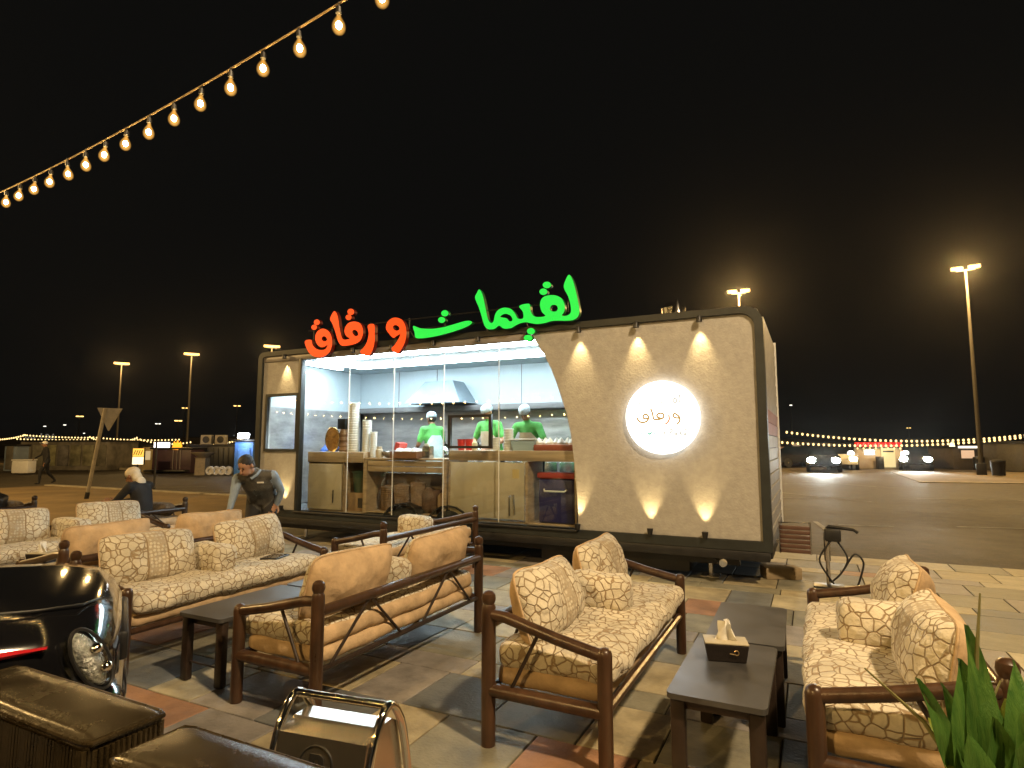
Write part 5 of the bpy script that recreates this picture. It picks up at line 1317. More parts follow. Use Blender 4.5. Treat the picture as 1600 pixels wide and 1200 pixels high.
ck, q = cook('cook in lime green polo and cream apron behind the hatch frame', -4.02, 1.02, -TH + R(-14), 0.10, (24, -8), 0.98, sk=M['skin_light'], st=1.1, eR=(-0.30, -0.12, 1.14), wR=(-0.22, -0.36, 1.02), hR=(-0.19, -0.44, 1.0), eL=(0.30, -0.12, 1.14), wL=(0.22, -0.36, 1.02), hL=(0.19, -0.44, 1.0))
apron_on(ck, q, 0.10, M['apron'])
ck, q = cook('rightmost cook in lime green polo bending over the counter', -3.36, 1.05, -TH + R(-2), 0.20, (36, 6), 0.96, st=0.95, eR=(-0.31, -0.24, 1.13), wR=(-0.26, -0.46, 0.98), hR=(-0.23, -0.54, 0.97), eL=(0.31, -0.22, 1.12), wL=(0.30, -0.42, 0.98), hL=(0.28, -0.50, 0.97))
apron_on(ck, q, 0.20, M['apron'])
pb = TW(-7.42, 1.15)
person('dark-haired helper in blue shirt bent low behind the oval tray', (pb.x, pb.y, 0.5), -TH + R(165), wq, dict(skin=M['skin'], top=mat('blue shirt', (0.08, 0.17, 0.55), 0.8, vary=0.2, scale=8), sleeve=M['shirt_blue'], leg=M['trouser']), 0.018, 'hair', (25, 0))
# walker far off on the left
gq = upright(0.05, knL=(0.10, -0.20, 0.52), anL=(0.10, -0.20, 0.10), toL=(0.11, -0.35, 0.06), knR=(-0.10, 0.08, 0.48), anR=(-0.10, 0.34, 0.16), toR=(-0.11, 0.22, 0.06), eR=(-0.33, -0.10, 1.16), wR=(-0.52, -0.26, 1.02), hR=(-0.59, -0.30, 0.98))
person('dark-clothed walker with white cap crossing the lot at the far left', (-18.35, 23.65, 0.0), R(-40), gq, dict(skin=M['skin'], top=M['robe'], sleeve=M['robe'], leg=M['robe']), 0.03, 'cap')

# ================================================================ LAMPS AND BACKGROUND
pole_m = mat('galvanised lamp pole', (0.05, 0.043, 0.032), 0.6, vary=0.2, scale=4)
def lamp_post(label, x, y, h, energy=0.0, heads=2, face=None, r=0.09, col=WARM, head=0.46, turn=0.0):
    t = thing('lamp_post', label, 'lamp post', (x, y, 0), math.atan2(y, x) - PI / 2 + turn, 'tall lamp posts of the car park')
    P('pole', MB().tube([(0, 0, 0), (0, 0, h * 0.5), (0, 0, h - 0.12)], [r * 1.25, r, r * 0.62], 10), pole_m, t)
    P('base', MB().bev((0, 0, 0.3), (0.44, 0.44, 0.6), 0.03), M['black'], t)
    P('crossarm', MB().tube([(-0.42, 0, h - 0.14), (0.42, 0, h - 0.14)], 0.045, 8), pole_m, t)
    for i in range(heads):
        xx = (-0.38 + 0.76 * i / max(1, heads - 1)) if heads > 1 else 0
        f = P('floodlight', MB().bev((xx, 0, h), (head * 1.25, head * 0.9, 0.14), 0.03), M['black'], t)
        P('lamp_face', MB().bev((xx, -head * 0.34, h - 0.045), (head * 1.12, head * 0.42, 0.14), 0.04, 2, Matrix.Rotation(R(-35), 3, 'X')), face or M['lamp_glow'], f)
    if energy:
        light('lamp_light', 'POINT', energy, col, t, (0, -1.1, h - 0.35), 0.25)
    return t
def at(x, y, Y):      # where a bearing seen from the terrace meets the given distance
    return (x - 800) / 930 * Y
lamp_post('tall lamp post with two floodlights at the right edge of the lot', 24.3, 31.1, 11.0, 9000)
lamp_post('lamp post with two floodlights rising behind the trailer roof corner', 14.0, 36.0, 11.0, 9000)
lamp_post('leftmost tall lamp post with a triple lamp head', -37.7, 57, 9.4, 1500, 3)
lamp_post('second tall lamp post from the left, slightly higher than its neighbour', -29.9, 55, 10.0, 1500, 3)
lamp_post('lamp post whose head peeps over the left end of the trailer', -20.4, 50, 9.9, 1500, 3)
lamp_post('small distant lamp post just left of the trailer', -55.5, 120, 9.4, 0, 2)
lamp_post('small distant lamp post right of the trailer end', 61, 130, 10.2, 0, 1, M['lamp_white'])
lamp_post('faint lamp over the far red-signed kiosk', 133, 200, 7.2, 0, 2)
lamp_post('pair of distant lamps left of the second tall post', -77, 140, 10.2, 0, 2)
lamp_post('tiny distant white lamp at the far left horizon', -188, 240, 9.0, 0, 1, M['lamp_white'], head=0.8)
lamp_post('tiny distant lamp right of the far left horizon light', -172, 240, 6.2, 0, 1, M['lamp_white'], head=0.6)
lamp_post('distant lamp left of the triangular road sign', -150, 200, 8.2, 0, 1, M['lamp_white'], head=0.7)
lamp_post('distant double lamp beside the triangular road sign', -98, 135, 8.0, 0, 2, head=0.6)
lamp_post('distant pair of lamps between the two tall left posts', -95, 160, 7.2, 0, 2, M['lamp_white'], head=0.5)
lamp_post('distant amber lamp above the dark kiosk with air conditioners', -70, 125, 6.6, 0, 2, head=0.6)
# lamp behind the viewer that lights the terrace; two unseen fill lamps added
kl = lamp_post('lamp post behind the viewer on the right', 4.3, -1.85, 8.6, 0, 2, r=0.08)
light('lamp_light', 'SPOT', 4800, (1.0, 0.73, 0.42), None, (3.75, -1.15, 8.2), 0.28, R(110), 0.4, (-0.45, 0.55, -0.75))
lamp_post('lamp post added as fill beyond the left photo edge', -22.5, 11.5, 9.5, 8500, 2)  # unseen lamp, added to brighten the left pavement
fill_lamp = lamp_post('fill lamp post added behind the viewer on the left', -9.5, -6.5, 9.5, 2800, 2)  # unseen lamp, added as soft warm fill

# ---- festoon lights
bulb_glass = bpy.data.materials.new('amber bulb glow glass')  # glass glows by itself, fading at the rim, to imitate bloom
n, l = nodes_of(bulb_glass); n.clear()
o_ = n.new('ShaderNodeOutputMaterial'); mx = n.new('ShaderNodeMixShader'); tr = n.new('ShaderNodeBsdfTransparent'); em = n.new('ShaderNodeEmission'); lw = n.new('ShaderNodeLayerWeight')
tr.inputs[0].default_value = (1, 0.86, 0.6, 1)
lw.inputs[0].default_value = 0.5
mr = n.new('ShaderNodeMapRange'); mr.inputs['To Min'].default_value = 0.0; mr.inputs['To Max'].default_value = 0.6
iv = n.new('ShaderNodeMath'); iv.operation = 'SUBTRACT'; iv.inputs[0].default_value = 1.0; l.new(lw.outputs['Facing'], iv.inputs[1])
pw_ = n.new('ShaderNodeMath'); pw_.operation = 'POWER'; pw_.inputs[1].default_value = 2.2; l.new(iv.outputs[0], pw_.inputs[0])
l.new(pw_.outputs[0], mr.inputs[0])
em.inputs[0].default_value = (1.0, 0.52, 0.12, 1); em.inputs[1].default_value = 1.5
l.new(mr.outputs[0], mx.inputs[0]); l.new(tr.outputs[0], mx.inputs[1]); l.new(em.outputs[0], mx.inputs[2]); l.new(mx.outputs[0], o_.inputs[0])
bulb_glass.cycles.emission_sampling = 'NONE'
M['core'] = emit('hot filament', (1.0, 0.74, 0.36), 300)
M['far_bulb'] = emit('far festoon bulb', (1.0, 0.68, 0.26), 2.6, False)
glass_me = MB().lathe([(0.012, 0.0), (0.016, -0.02), (0.034, -0.05), (0.044, -0.08), (0.040, -0.11), (0.022, -0.132), (0.002, -0.138)], n=18).mesh('bulb', bulb_glass, 70)
core_me = MB().ell((0, 0, -0.076), (0.019, 0.019, 0.025), 8, 5).mesh('filament', M['core'], 70)  # core made oversized to mimic bloom
sock_me = MB().lathe([(0.004, 0.075), (0.006, 0.045), (0.017, 0.04), (0.019, 0.0), (0.014, -0.004)], n=10).mesh('socket', M['black'])
def festoon(label, pts, near=True, size=0.07, wire=0.0075, hang=0.07, mt=None):
    t = thing('string_lights', label, 'string lights', pts[0])
    p0 = Vector(pts[0])
    P('wire', MB().tube([Vector(p) - p0 for p in pts], wire, 6), M['black'] if not near else mat('pale festoon cable', (0.34, 0.25, 0.14), 0.6), t)
    far_me = None if near else MB().ell((0, 0, -size), (size, size, size * 1.25), 8, 6).mesh('bulb', mt or M['far_bulb'], 70)
    for p in pts:
        q = Vector(p) - p0
        if near:
            b = link_mesh('bulb', glass_me, t, q - Vector((0, 0, hang)), (random.uniform(-.1, .1), random.uniform(-.1, .1), 0), (1.08,) * 3)
            link_mesh('filament', core_me, b); link_mesh('socket', sock_me, b)
        else:
            link_mesh('bulb', far_me, t, q)
    return t
X0, Y0, Z0, th, sl, sg_ = -0.8087, 3.456, 4.334 + 0.14, 2.5779, -0.0389, 0.00742
def fp(s): return (X0 + s * math.cos(th), Y0 + s * math.sin(th), Z0 + sl * s + sg_ * s * s)
festoon('amber festoon bulbs crossing the dark sky at the upper left', [fp(0.4 * i) for i in range(-14, 22)])
festoon('festoon of amber bulbs strung behind the viewer along the terrace', [tuple(W(-18 + 0.42 * i, -1.6, 3.02 + 0.0010 * (i - 20) ** 2)) for i in range(46)])
festoon('second festoon of amber bulbs behind the viewer, hung a little lower', [tuple(W(-19.5 + 0.42 * i, -3.2, 2.60 + 0.0009 * (i - 22) ** 2)) for i in range(48)])
def catenary(a, b, sag, n):
    a, b = Vector(a), Vector(b)
    return [tuple(a.lerp(b, i / (n - 1)) - Vector((0, 0, sag * 4 * (i / (n - 1)) * (1 - i / (n - 1))))) for i in range(n)]
def pix(x, y, Y):
    return (at(x, y, Y), Y, 1.55 + (695 - y) * Y / 930)
for lb, p, q, Y, sag, n_ in (('far left festoon running in from the photo edge', (-10, 686), (42, 679), 44, 0.10, 26), ('far left upper festoon behind the triangular road sign', (40, 679), (140, 683), 46, 0.05, 34),
                            ('far left lower festoon ending at the triangular road sign', (30, 685), (140, 686), 45, 0.05, 34), ('far drooping festoon right of the triangular road sign', (143, 682), (216, 683), 42, 0.42, 40),
                            ('far upper festoon right of the triangular road sign', (143, 682), (282, 686), 44, 0.12, 44), ('far festoon ending at the air conditioners', (216, 684), (300, 690), 43, 0.25, 26), ('far festoon rising to the blue-lit kiosk', (336, 694), (386, 682), 38, 0.08, 22)):
    festoon(lb, catenary(pix(*p, Y), pix(*q, Y), sag, max(8, int(n_ * 0.62))), False, 0.048, 0.006)
festoon('upper of the two long festoons across the right-hand lot', catenary(pix(1228, 674, 36), pix(1720, 660, 36), 0.78, 62), False, 0.062, 0.012)
festoon('lower of the two long festoons across the right-hand lot', catenary(pix(1196, 688, 34), pix(1720, 664, 34), 0.62, 66), False, 0.058, 0.012)

# ---- left background
grey_pole = mat('grey sign pole', (0.26, 0.23, 0.17), 0.6, vary=0.25, scale=5)
t = thing('road_sign', 'leaning grey post with a triangular road sign seen from its edge', 'sign', (-12.19, 17.29, 0), 0)
P('post', MB().tube([(0, 0, 0), (0.18, 0, 1.3), (0.36, 0, 2.6)], 0.05, 10), grey_pole, t)
P('post_foot', MB().tube([(0, 0, 0.0), (0.03, 0, 0.2)], 0.06, 10), M['black'], t)
P('plate', MB().add([(x * math.cos(R(48)), x * math.sin(R(48)) + y, z) for y in (-0.02, 0.02) for x, z in ((0.0, 2.62), (0.62, 2.62), (0.31, 1.95))], [(0, 1, 2), (5, 4, 3), (0, 3, 4, 1), (1, 4, 5, 2), (2, 5, 3, 0)]), mat('grey sign back', (0.28, 0.25, 0.19), 0.5, vary=0.2), t, 0).location = (0.18, -0.06, 0)
t = thing('pole', 'thin dark pole standing on the left pavement', 'pole', (-12.46, 20.97, 0))
P('shaft', MB().tube([(0, 0, 0), (0, 0, 3.2 - 1.5)], 0.035, 8), M['black'], t)
P('collar', MB().lathe([(0.05, 0), (0.06, 0.08), (0.04, 0.12)], (0, 0, 0), 8), M['black'], t)
def building(name, label, cat, x0, x1, Y, y_top, depth, wall, roof=None, base=0.0):
    """box shed seen front-on between bearings x0..x1 at distance Y"""
    X0_, X1_ = at(x0, 0, Y), at(x1, 0, Y); h = 1.55 + (695 - y_top) * Y / 930
    t = thing(name, label, cat, ((X0_ + X1_) / 2, Y, 0))
    w = abs(X1_ - X0_)
    P('wall', MB().bev((0, depth / 2, h / 2), (w, depth, h), 0.03), wall, t)
    P('roof', MB().bev((0, depth / 2, h + 0.05), (w + 0.2, depth + 0.2, 0.1), 0.02), roof or M['black'], t)
    return t, w, h
def on_wall(t, nm, x, z, w, h, mt, dy=-0.03, th_=0.05):
    return P(nm, MB().bev((x, dy, z), (w, th_, h), 0.01), mt, t)
dirty = mat('weathered grey cladding', (0.15, 0.135, 0.11), 0.7, vary=0.5, scale=1.6)
t, w, h = building('food_stall', 'long weathered grey stall with roof letters at the far left', 'stall', 36, 172, 36.5, 690, 3.0, dirty)
for i in range(7): on_wall(t, 'panel', -w / 2 + w * (i + 0.5) / 7, h * 0.52, w / 7 - 0.12, h * 0.72, mat('mottled grey panel %d' % i, (0.14 + 0.03 * (i % 3), 0.13 + 0.03 * (i % 3), 0.10 + 0.02 * (i % 2)), 0.7, vary=0.6, scale=2))
letter_m = emit('dim grey roof letter', (0.75, 0.72, 0.62), 0.16, False)
for i, x in enumerate((-2.3, -1.95, -1.45, -1.1, -0.72)):
    b = MB()
    if i in (0, 1): b.tube([(x + 0.12 * math.cos(s_), 0, h + 0.32 + 0.14 * math.sin(s_)) for s_ in [PI + PI * k / 8 for k in range(9)]], 0.03, 6)
    elif i == 2: b.bx(x - 0.03, x + 0.03, -0.02, 0.02, h + 0.15, h + 0.5)
    elif i == 3: b.tube([(x + 0.11 * math.cos(s_), 0, h + 0.3 + 0.14 * math.sin(s_)) for s_ in [2 * PI * k / 10 for k in range(11)]], 0.03, 6)
    else: b.tube([(x - 0.16, 0, h + 0.16), (x, 0, h + 0.46), (x + 0.16, 0, h + 0.16), (x - 0.14, 0, h + 0.16)], 0.03, 6)
    P('roof_letter', b, letter_m, t)
t, w, h = building('kiosk', 'small pale blue-grey kiosk left of the weathered stall', 'kiosk', 12, 30, 35.5, 697, 2.0, mat('pale blue-grey wall', (0.20, 0.25, 0.32), 0.6, vary=0.2, scale=2))
on_wall(t, 'door', 0.0, 0.8, 0.4, 1.4, dirty)
t = thing('white_bin', 'white plastic bin on the kerb at the far left', 'bin', (-25.6, 31.5, 0.05))
P('body', MB().bev((0, 0, 0.35), (0.85, 0.6, 0.66), 0.06), M['white'], t)
P('lid', MB().bev((0, 0, 0.71), (0.9, 0.65, 0.07), 0.03), M['white'], t)
t = thing('light_box', 'glowing orange and white menu light-box on a thin leg', 'sign', (at(220, 0, 31), 31, 0.05))
P('leg', MB().tube([(0, 0, 0), (0, 0, 0.5)], 0.03, 8), M['black'], t)
P('case', MB().bev((0, 0.06, 0.9), (0.62, 0.1, 0.86), 0.02), M['black'], t)
P('orange_panel', MB().bev((0, 0.0, 1.10), (0.56, 0.03, 0.42), 0.005), emit('orange menu panel', (1.0, 0.50, 0.07), 1.6, False), t)
P('white_panel', MB().bev((0, 0.0, 0.68), (0.56, 0.03, 0.38), 0.005), emit('white menu panel', (1.0, 0.80, 0.45), 1.9, False), t)
for i in range(4): P('print', MB().box((-0.18 + 0.12 * i, -0.018, 1.10), (0.04, 0.006, 0.26), Matrix.Rotation(R(20), 3, 'Y')), M['black'], t, 0)
t, w, h = building('kiosk', 'pale yellow kiosk with bright window behind the orange light-box', 'kiosk', 226, 243, 34, 698, 2.0, mat('pale yellow wall', (0.34, 0.27, 0.14), 0.6, vary=0.2, scale=2))
on_wall(t, 'window', 0.0, 0.95, 0.34, 0.5, emit('warm lit window', (1.0, 0.72, 0.35), 0.6, False))
purp = mat('dark plum cladding', (0.05, 0.022, 0.035), 0.5, vary=0.4, scale=3)
t, w, h = building('kiosk', 'dark plum kiosk with white and orange lit sign', 'kiosk', 242, 302, 33, 702, 3.0, purp)
on_wall(t, 'white_sign', -w * 0.26, h + 0.22, 0.85, 0.32, emit('white shop sign', (1.0, 0.95, 0.88), 5, False))
fl = on_wall(t, 'flame_sign', w * 0.12, h + 0.22, 0.02, 0.02, M['black'])
P('flame', MB().prism([(0.0, 0.0), (0.34, -0.02), (0.56, 0.16), (0.46, 0.42), (0.38, 0.26), (0.30, 0.5), (0.22, 0.28), (0.12, 0.44), (0.06, 0.2)], -0.03, 0.03), emit('orange flame sign', (1.0, 0.33, 0.02), 2.2, False), fl, 0).location = (w * 0.0, -0.03, h + 0.0)
for x in (0.1, 0.32, 0.5): on_wall(t, 'shutter_post', x, 0.75, 0.05, 1.3, mat('grey post %d' % int(x * 10), (0.2, 0.17, 0.17), 0.5))
on_wall(t, 'step', -0.1, 0.14, w * 1.05, 0.10, M['black'], -0.25, 0.5)
dark_bl = mat('blue-black container', (0.016, 0.020, 0.030), 0.45, vary=0.4, scale=3)
t, w, h = building('container', 'blue-black container with air conditioners on top', 'container', 300, 372, 34.5, 697, 3.0, dark_bl)
for i in range(9): on_wall(t, 'corrugation', -w / 2 + 0.15 + i * (w - 0.3) / 8, h * 0.5, 0.06, h * 0.86, dark_bl)
acm = mat('cream air conditioner', (0.42, 0.38, 0.30), 0.6, vary=0.15)
for x, lb in ((at(308, 0, 33.6), 'left air conditioner on the dark container'), (at(331, 0, 33.6), 'right air conditioner on the dark container')):
    t = thing('air_conditioner', lb, 'air conditioner', (x, 34.7, 1.58), 0, 'air conditioners')
    P('case', MB().bev((0, 0.15, 0.27), (0.62, 0.3, 0.54), 0.02), acm, t)
    P('fan_grille', MB().lathe([(0.19, 0), (0.2, 0.02), (0.03, 0.025), (0.002, 0.03)], (0.02, -0.005, 0.27), 16, axis=rot), M['black'], t)
    P('foot', MB().bx(-0.3, 0.3, 0.05, 0.1, -0.02, 0.02), M['black'], t)
t, w, h = building('kiosk', 'blue painted kiosk lit by a white floodlight beside the trailer', 'kiosk', 369, 398, 30, 690, 2.0, mat('blue painted wall', (0.06, 0.20, 0.62), 0.5, vary=0.25, scale=2))
on_wall(t, 'door', 0.02, 0.72, 0.6, 1.35, mat('blue kiosk door', (0.08, 0.25, 0.70), 0.5, vary=0.2))
P('floodlight', MB().bev((0.1, -0.32, h + 0.28), (0.55, 0.16, 0.26), 0.05, 2, Matrix.Rotation(R(-25), 3, 'X')), emit('white floodlight', (0.88, 0.94, 1.0), 30, False), t)
P('bracket', MB().tube([(0.1, 0.1, h), (0.1, -0.2, h + 0.28)], 0.03, 6), M['black'], t)
light('flood_light', 'POINT', 35, (0.8, 0.9, 1.0), t, (0.1, -0.55, h + 0.15), 0.1)
t = thing('stone_pedestal', 'sandstone pedestal with a wide bowl top before the dark container', 'pedestal', (-15.98, 31.0, 0.0))
P('pillar', MB().rings([[Vector((sx * w_, sy * w_, z)) for sx, sy in ((-1, -1), (1, -1), (1, 1), (-1, 1))] for w_, z in ((0.28, 0), (0.26, 0.1), (0.25, 0.85), (0.30, 0.9))]), mat('sandstone', (0.27, 0.22, 0.15), 0.8, vary=0.25), t, 0)
P('bowl', MB().lathe([(0.22, 0.9), (0.36, 1.0), (0.58, 1.14), (0.60, 1.17), (0.5, 1.15), (0.002, 1.1)], n=20), bpy.data.materials['sandstone'], t)
tm = mat('white painted tyre', (0.55, 0.53, 0.48), 0.7, vary=0.3, scale=6)
for i in range(4):
    t = MB().lathe([(0.10, -0.08), (0.2, -0.09), (0.24, 0), (0.2, 0.09), (0.10, 0.08), (0.09, 0)], (0, 0, 0.24), 18, axis=rot).build('painted_tyre', tm, None, (at(333 + i * 9.5, 0, 30.4), 30.4, 0.0))
    tag(t, ('first', 'second', 'third', 'fourth')[i] + ' white painted tyre from the pedestal, set along the kerb', 'tyre', 'white painted kerb tyres')
def far_car(label, x, y, rz, paint_m, lit=None, strength=0.0, group='parked cars'):
    t = thing('parked_car', label, 'car', (x, y, 0), rz, group)
    secs = []
    for xx, w_, zt in ((2.15, 0.70, 0.72), (2.0, 0.84, 0.86), (1.0, 0.88, 0.98), (-1.6, 0.88, 1.0), (-2.1, 0.82, 0.98), (-2.2, 0.7, 0.8)):
        secs.append([Vector((xx, -w_, 0.35)), Vector((xx, -w_, zt - 0.12)), Vector((xx, -w_ + 0.14, zt)), Vector((xx, w_ - 0.14, zt)), Vector((xx, w_, zt - 0.12)), Vector((xx, w_, 0.35))])
    P('body', MB().rings(secs), paint_m, t, 40)
    cab = [[Vector((xx, -w_, 0.95)), Vector((xx, -w_ + 0.12, zt)), Vector((xx, w_ - 0.12, zt)), Vector((xx, w_, 0.95))] for xx, w_, zt in ((1.1, 0.78, 0.98), (0.3, 0.76, 1.45), (-1.2, 0.76, 1.48), (-2.0, 0.76, 0.99))]
    P('cabin_glass', MB().rings(cab), bpy.data.materials['dark car glass'], t, 20)
    for xx in (1.35, -1.35):
        for yy in (-0.8, 0.8): wheel(t, (xx, yy, 0.32), 0.32, 0.2)
    for yy in (-0.6, 0.6):
        P('headlight', MB().ell((2.10, yy, 0.68), (0.10, 0.24, 0.17) if lit else (0.08, 0.16, 0.10), 10, 8), lit or M['chrome'], t, 70)
    return t
blackp = mat('dark far car paint', (0.012, 0.012, 0.014), 0.2, coat=0.6)
whitep = mat('silver far car paint', (0.45, 0.44, 0.42), 0.3, coat=0.5)
hl_w = emit('white headlight beam', (0.90, 1.0, 0.96), 160, False)
hl_y = emit('amber headlight beam', (1.0, 0.78, 0.42), 40, False)
far_car('black car parked by the kerb behind the triangular road sign', at(163, 0, 42), 43, R(170), blackp)
far_car('white car parked farther left of the black one', at(148, 0, 47), 48.5, R(165), whitep)

# ---- right background
kw = mat('pale kiosk wall', (0.36, 0.31, 0.26), 0.6, vary=0.15, scale=2)
t, w, h = building('restaurant_kiosk', 'far kiosk with red lit roof sign and glowing doorway', 'kiosk', 1322, 1412, 39, 700, 4.0, kw)
on_wall(t, 'red_sign_board', 0.05, h + 0.20, w * 0.80, 0.34, emit('red sign board', (0.95, 0.006, 0.01), 1.0, False))
redn = emit('red neon stroke', (1.0, 0.05, 0.05), 5.0, False)
rg = random.Random(8)
for i in range(9):
    x = 0.05 - w * 0.36 + i * w * 0.09
    P('neon_stroke', MB().tube([(x + rg.uniform(-.08, .08), -0.08, h + 0.08 + rg.uniform(0, .08)), (x + rg.uniform(0, .14), -0.08, h + 0.2 + rg.uniform(-.06, .06)), (x + rg.uniform(.05, .2), -0.08, h + 0.32)], 0.025, 6), redn, t)
on_wall(t, 'doorway', w * 0.18, 0.72, 0.9, 1.25, emit('glowing doorway', (1.0, 0.78, 0.36), 0.85, False))
on_wall(t, 'door_lettering', w * 0.18, 1.12, 0.7, 0.1, M['black'], -0.065, 0.01)
on_wall(t, 'menu_screen', -w * 0.14, 1.06, 0.62, 0.3, emit('white menu screen', (0.9, 0.95, 1.0), 5, False))
for x in (-w * 0.03, w * 0.40): on_wall(t, 'planter', x, 0.4, 0.36, 0.8, M['black'], -0.4, 0.3)
for i in range(8): P('eave_bulb', MB().ell((-w * 0.36 + i * w * 0.105, -0.16, h - 0.02), (0.05, 0.05, 0.06), 8, 6), M['far_bulb'], t)
light('door_light', 'POINT', 120, (1.0, 0.75, 0.4), t, (w * 0.18, -1.2, 1.2), 0.2)
for x, lb in ((1326, 'white globe lamp left of the red-signed kiosk'), (1411, 'white globe lamp right of the red-signed kiosk')):
    q = thing('globe_lamp', lb, 'lamp', (at(x, 0, 37.5), 37.5, 0), 0, 'white globe lamps')
    P('post', MB().tube([(0, 0, 0), (0, 0, 0.86)], 0.04, 8), M['black'], q)
    P('globe', MB().ell((0, 0, 1.0), (0.19, 0.19, 0.19), 12, 9), emit('white globe', (1.0, 0.98, 0.92), 7, False) if 'white globe' not in bpy.data.materials else bpy.data.materials['white globe'], q)
def shade_tent(label, x0, x1, Y, ytop):
    t = thing('tent', label, 'tent', (at((x0 + x1) / 2, 0, Y), Y, 0), 0, 'dark shade tents')
    w = abs(at(x1, 0, Y) - at(x0, 0, Y)); h = 1.55 + (695 - ytop) * Y / 930
    tm_ = bpy.data.materials.get('brown canvas') or mat('brown canvas', (0.10, 0.07, 0.05), 0.8, vary=0.3, scale=2)
    P('canopy', MB().add([(-w / 2, -1.5, h * 0.78), (w / 2, -1.5, h * 0.78), (w / 2, 1.5, h * 0.78), (-w / 2, 1.5, h * 0.78), (-w * 0.2, 0, h), (w * 0.2, 0, h), (-w / 2, -1.5, h * 0.70), (w / 2, -1.5, h * 0.70)], [(0, 1, 5, 4), (2, 3, 4, 5), (1, 2, 5), (3, 0, 4), (6, 7, 1, 0)]), tm_, t, 0)
    for sx in (-1, 1):
        for yy in (-1.4, 1.4): P('tent_pole', MB().tube([(sx * w * 0.48, yy, 0), (sx * w * 0.48, yy, h * 0.78)], 0.04, 8), M['white'], t)
    return t
shade_tent('dark shade tent left of the red-signed kiosk', 1196, 1318, 44, 698)
shade_tent('dark shade tent right of the red-signed kiosk', 1418, 1492, 44, 695)
t = thing('dome_stall', 'small pinkish stall with a round sign behind the parked cars', 'stall', (at(1240, 0, 46), 46, 0))
P('wall', MB().bev((0, 0.6, 0.7), (2.4, 1.2, 1.4), 0.05), mat('pinkish wall', (0.26, 0.16, 0.12), 0.7, vary=0.3), t)
P('round_sign', MB().lathe([(0.36, 0), (0.38, 0.05), (0.3, 0.06), (0.002, 0.06)], (0.1, 0.0, 1.3), 18, axis=rot), emit('dim round sign', (0.8, 0.62, 0.4), 0.25, False), t)
c1_ = far_car('car with dazzling white headlights facing the viewer', at(1283, 0, 35.5), 35.5, R(242.5), blackp, hl_w)
c2_ = far_car('silver car with amber headlights beside the dazzling one', at(1313, 0, 38.8), 38.8, R(240), whitep, hl_y)
c3_ = far_car('dark car with white headlights right of the red-signed kiosk', at(1426, 0, 38.0), 38.0, R(236), blackp, hl_w)
far_car('silver car parked beside the right shade tent', at(1448, 0, 45), 45, R(200), whitep)
far_car('dark parked car left of the dazzling headlights', at(1240, 0, 42), 42, R(195), blackp)
for c_ in (c1_, c3_):
    light('headlight_beam', 'SPOT', 1700, (0.92, 1.0, 0.96), c_, (2.3, 0, 0.7), 0.1, R(60), 0.6, (1, 0, -0.07))
t, w, h = building('kiosk', 'low dark kiosk with a lit window and white eave at the right', 'kiosk', 1484, 1560, 38, 699, 3.0, mat('dark brown wall', (0.05, 0.04, 0.03), 0.7, vary=0.3))
on_wall(t, 'lit_window', -w * 0.20, 0.95, 0.8, 0.5, emit('peach lit window', (1.0, 0.62, 0.36), 0.8, False))
on_wall(t, 'eave_light', -w * 0.20, h + 0.02, 1.35, 0.13, emit('white eave light', (1.0, 0.86, 0.68), 2.5, False), -0.2, 0.1)
P('roof_lamp', MB().lathe([(0.16, 0), (0.1, 0.2), (0.03, 0.3)], (-w * 0.5, 0, h + 0.05), 10), emit('small roof lamp', (1.0, 0.82, 0.5), 2.5, False), t)
t, w, h = building('kiosk', 'dark shed with an amber lamp cut by the right photo edge', 'kiosk', 1596, 1660, 34, 692, 3.0, mat('dark shed wall', (0.05, 0.045, 0.035), 0.7, vary=0.3))
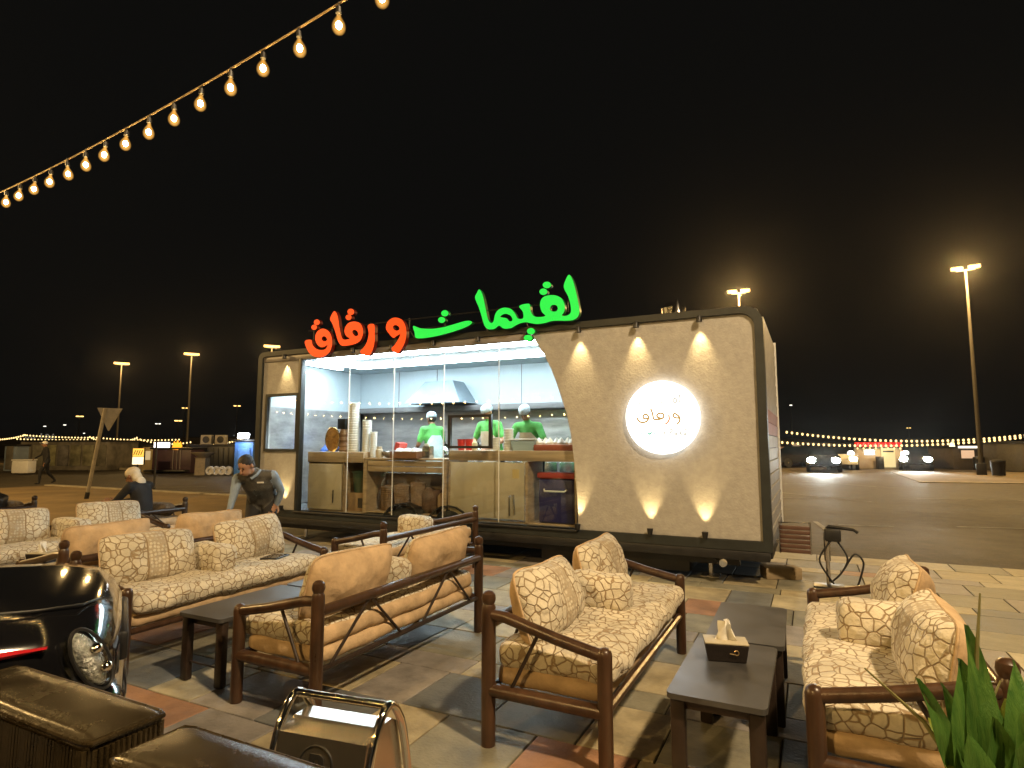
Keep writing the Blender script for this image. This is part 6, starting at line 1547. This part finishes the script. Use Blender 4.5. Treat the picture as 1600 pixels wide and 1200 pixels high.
P('lamp', MB().ell((-w * 0.5 + 0.1, -0.15, 1.1), (0.12, 0.12, 0.2), 10, 8), M['far_bulb'], t)
for x, y, sz, lb in ((at(1553, 0, 29.3), 29.3, 0.5, 'dark litter bin right of the tall lamp post foot'), (at(1548, 0, 36), 37.2, 0.8, 'dark crate behind the tall lamp post')):
    q = thing('litter_bin', lb, 'bin', (x, y, 0.05))
    P('body', MB().lathe([(0.24, 0), (0.27, 0.02), (0.3, 0.62), (0.31, 0.66)], n=12), M['black'], q)
    P('lid', MB().lathe([(0.32, 0.66), (0.3, 0.74), (0.1, 0.8), (0.002, 0.8)], n=12), M['black'], q)
# low dark sheds that close the horizon
shm = mat('dark far sheds', (0.035, 0.03, 0.026), 0.8, vary=0.4, scale=0.2)
rg = random.Random(21)
for x, w_, Yb, yt, lb in ((-25, 110, 80, 684, 'long low dark shed at the left end of the horizon'), (95, 60, 74, 688, 'dark horizon shed behind the black parked car'), (170, 90, 90, 686, 'dark horizon shed behind the orange light-box'), (285, 110, 84, 684, 'dark horizon shed behind the air conditioners'),
                        (1200, 115, 88, 686, 'dark horizon shed behind the dazzling headlights'), (1325, 120, 78, 690, 'dark horizon shed behind the red-signed kiosk'), (1455, 170, 92, 685, 'long dark horizon shed behind the tall right lamp post')):
    building('shed', lb, 'shed', x, x + w_, Yb, yt, 6, shm)[0]['group'] = 'horizon sheds'

# ================================================================ HAZE ADDED FOR LAMP HALOS
hz = MB().bx(-330, 330, -60, 330, -1.0, 13.0).build('haze', [], None, smooth=0)  # scattering volume added so the lamps get halos
hm = bpy.data.materials.new('lamp-halo haze')
n, l = nodes_of(hm); n.clear()
o_ = n.new('ShaderNodeOutputMaterial'); pv = n.new('ShaderNodeVolumePrincipled')
pv.inputs['Color'].default_value = (0.9, 0.88, 0.84, 1)
pv.inputs['Density'].default_value = 0.00014
pv.inputs['Anisotropy'].default_value = 0.90
l.new(pv.outputs[0], o_.inputs['Volume'])
hz.data.materials.append(hm)
tag(hz, 'thin lamp-halo haze added over the whole lot', 'haze', kind='stuff')
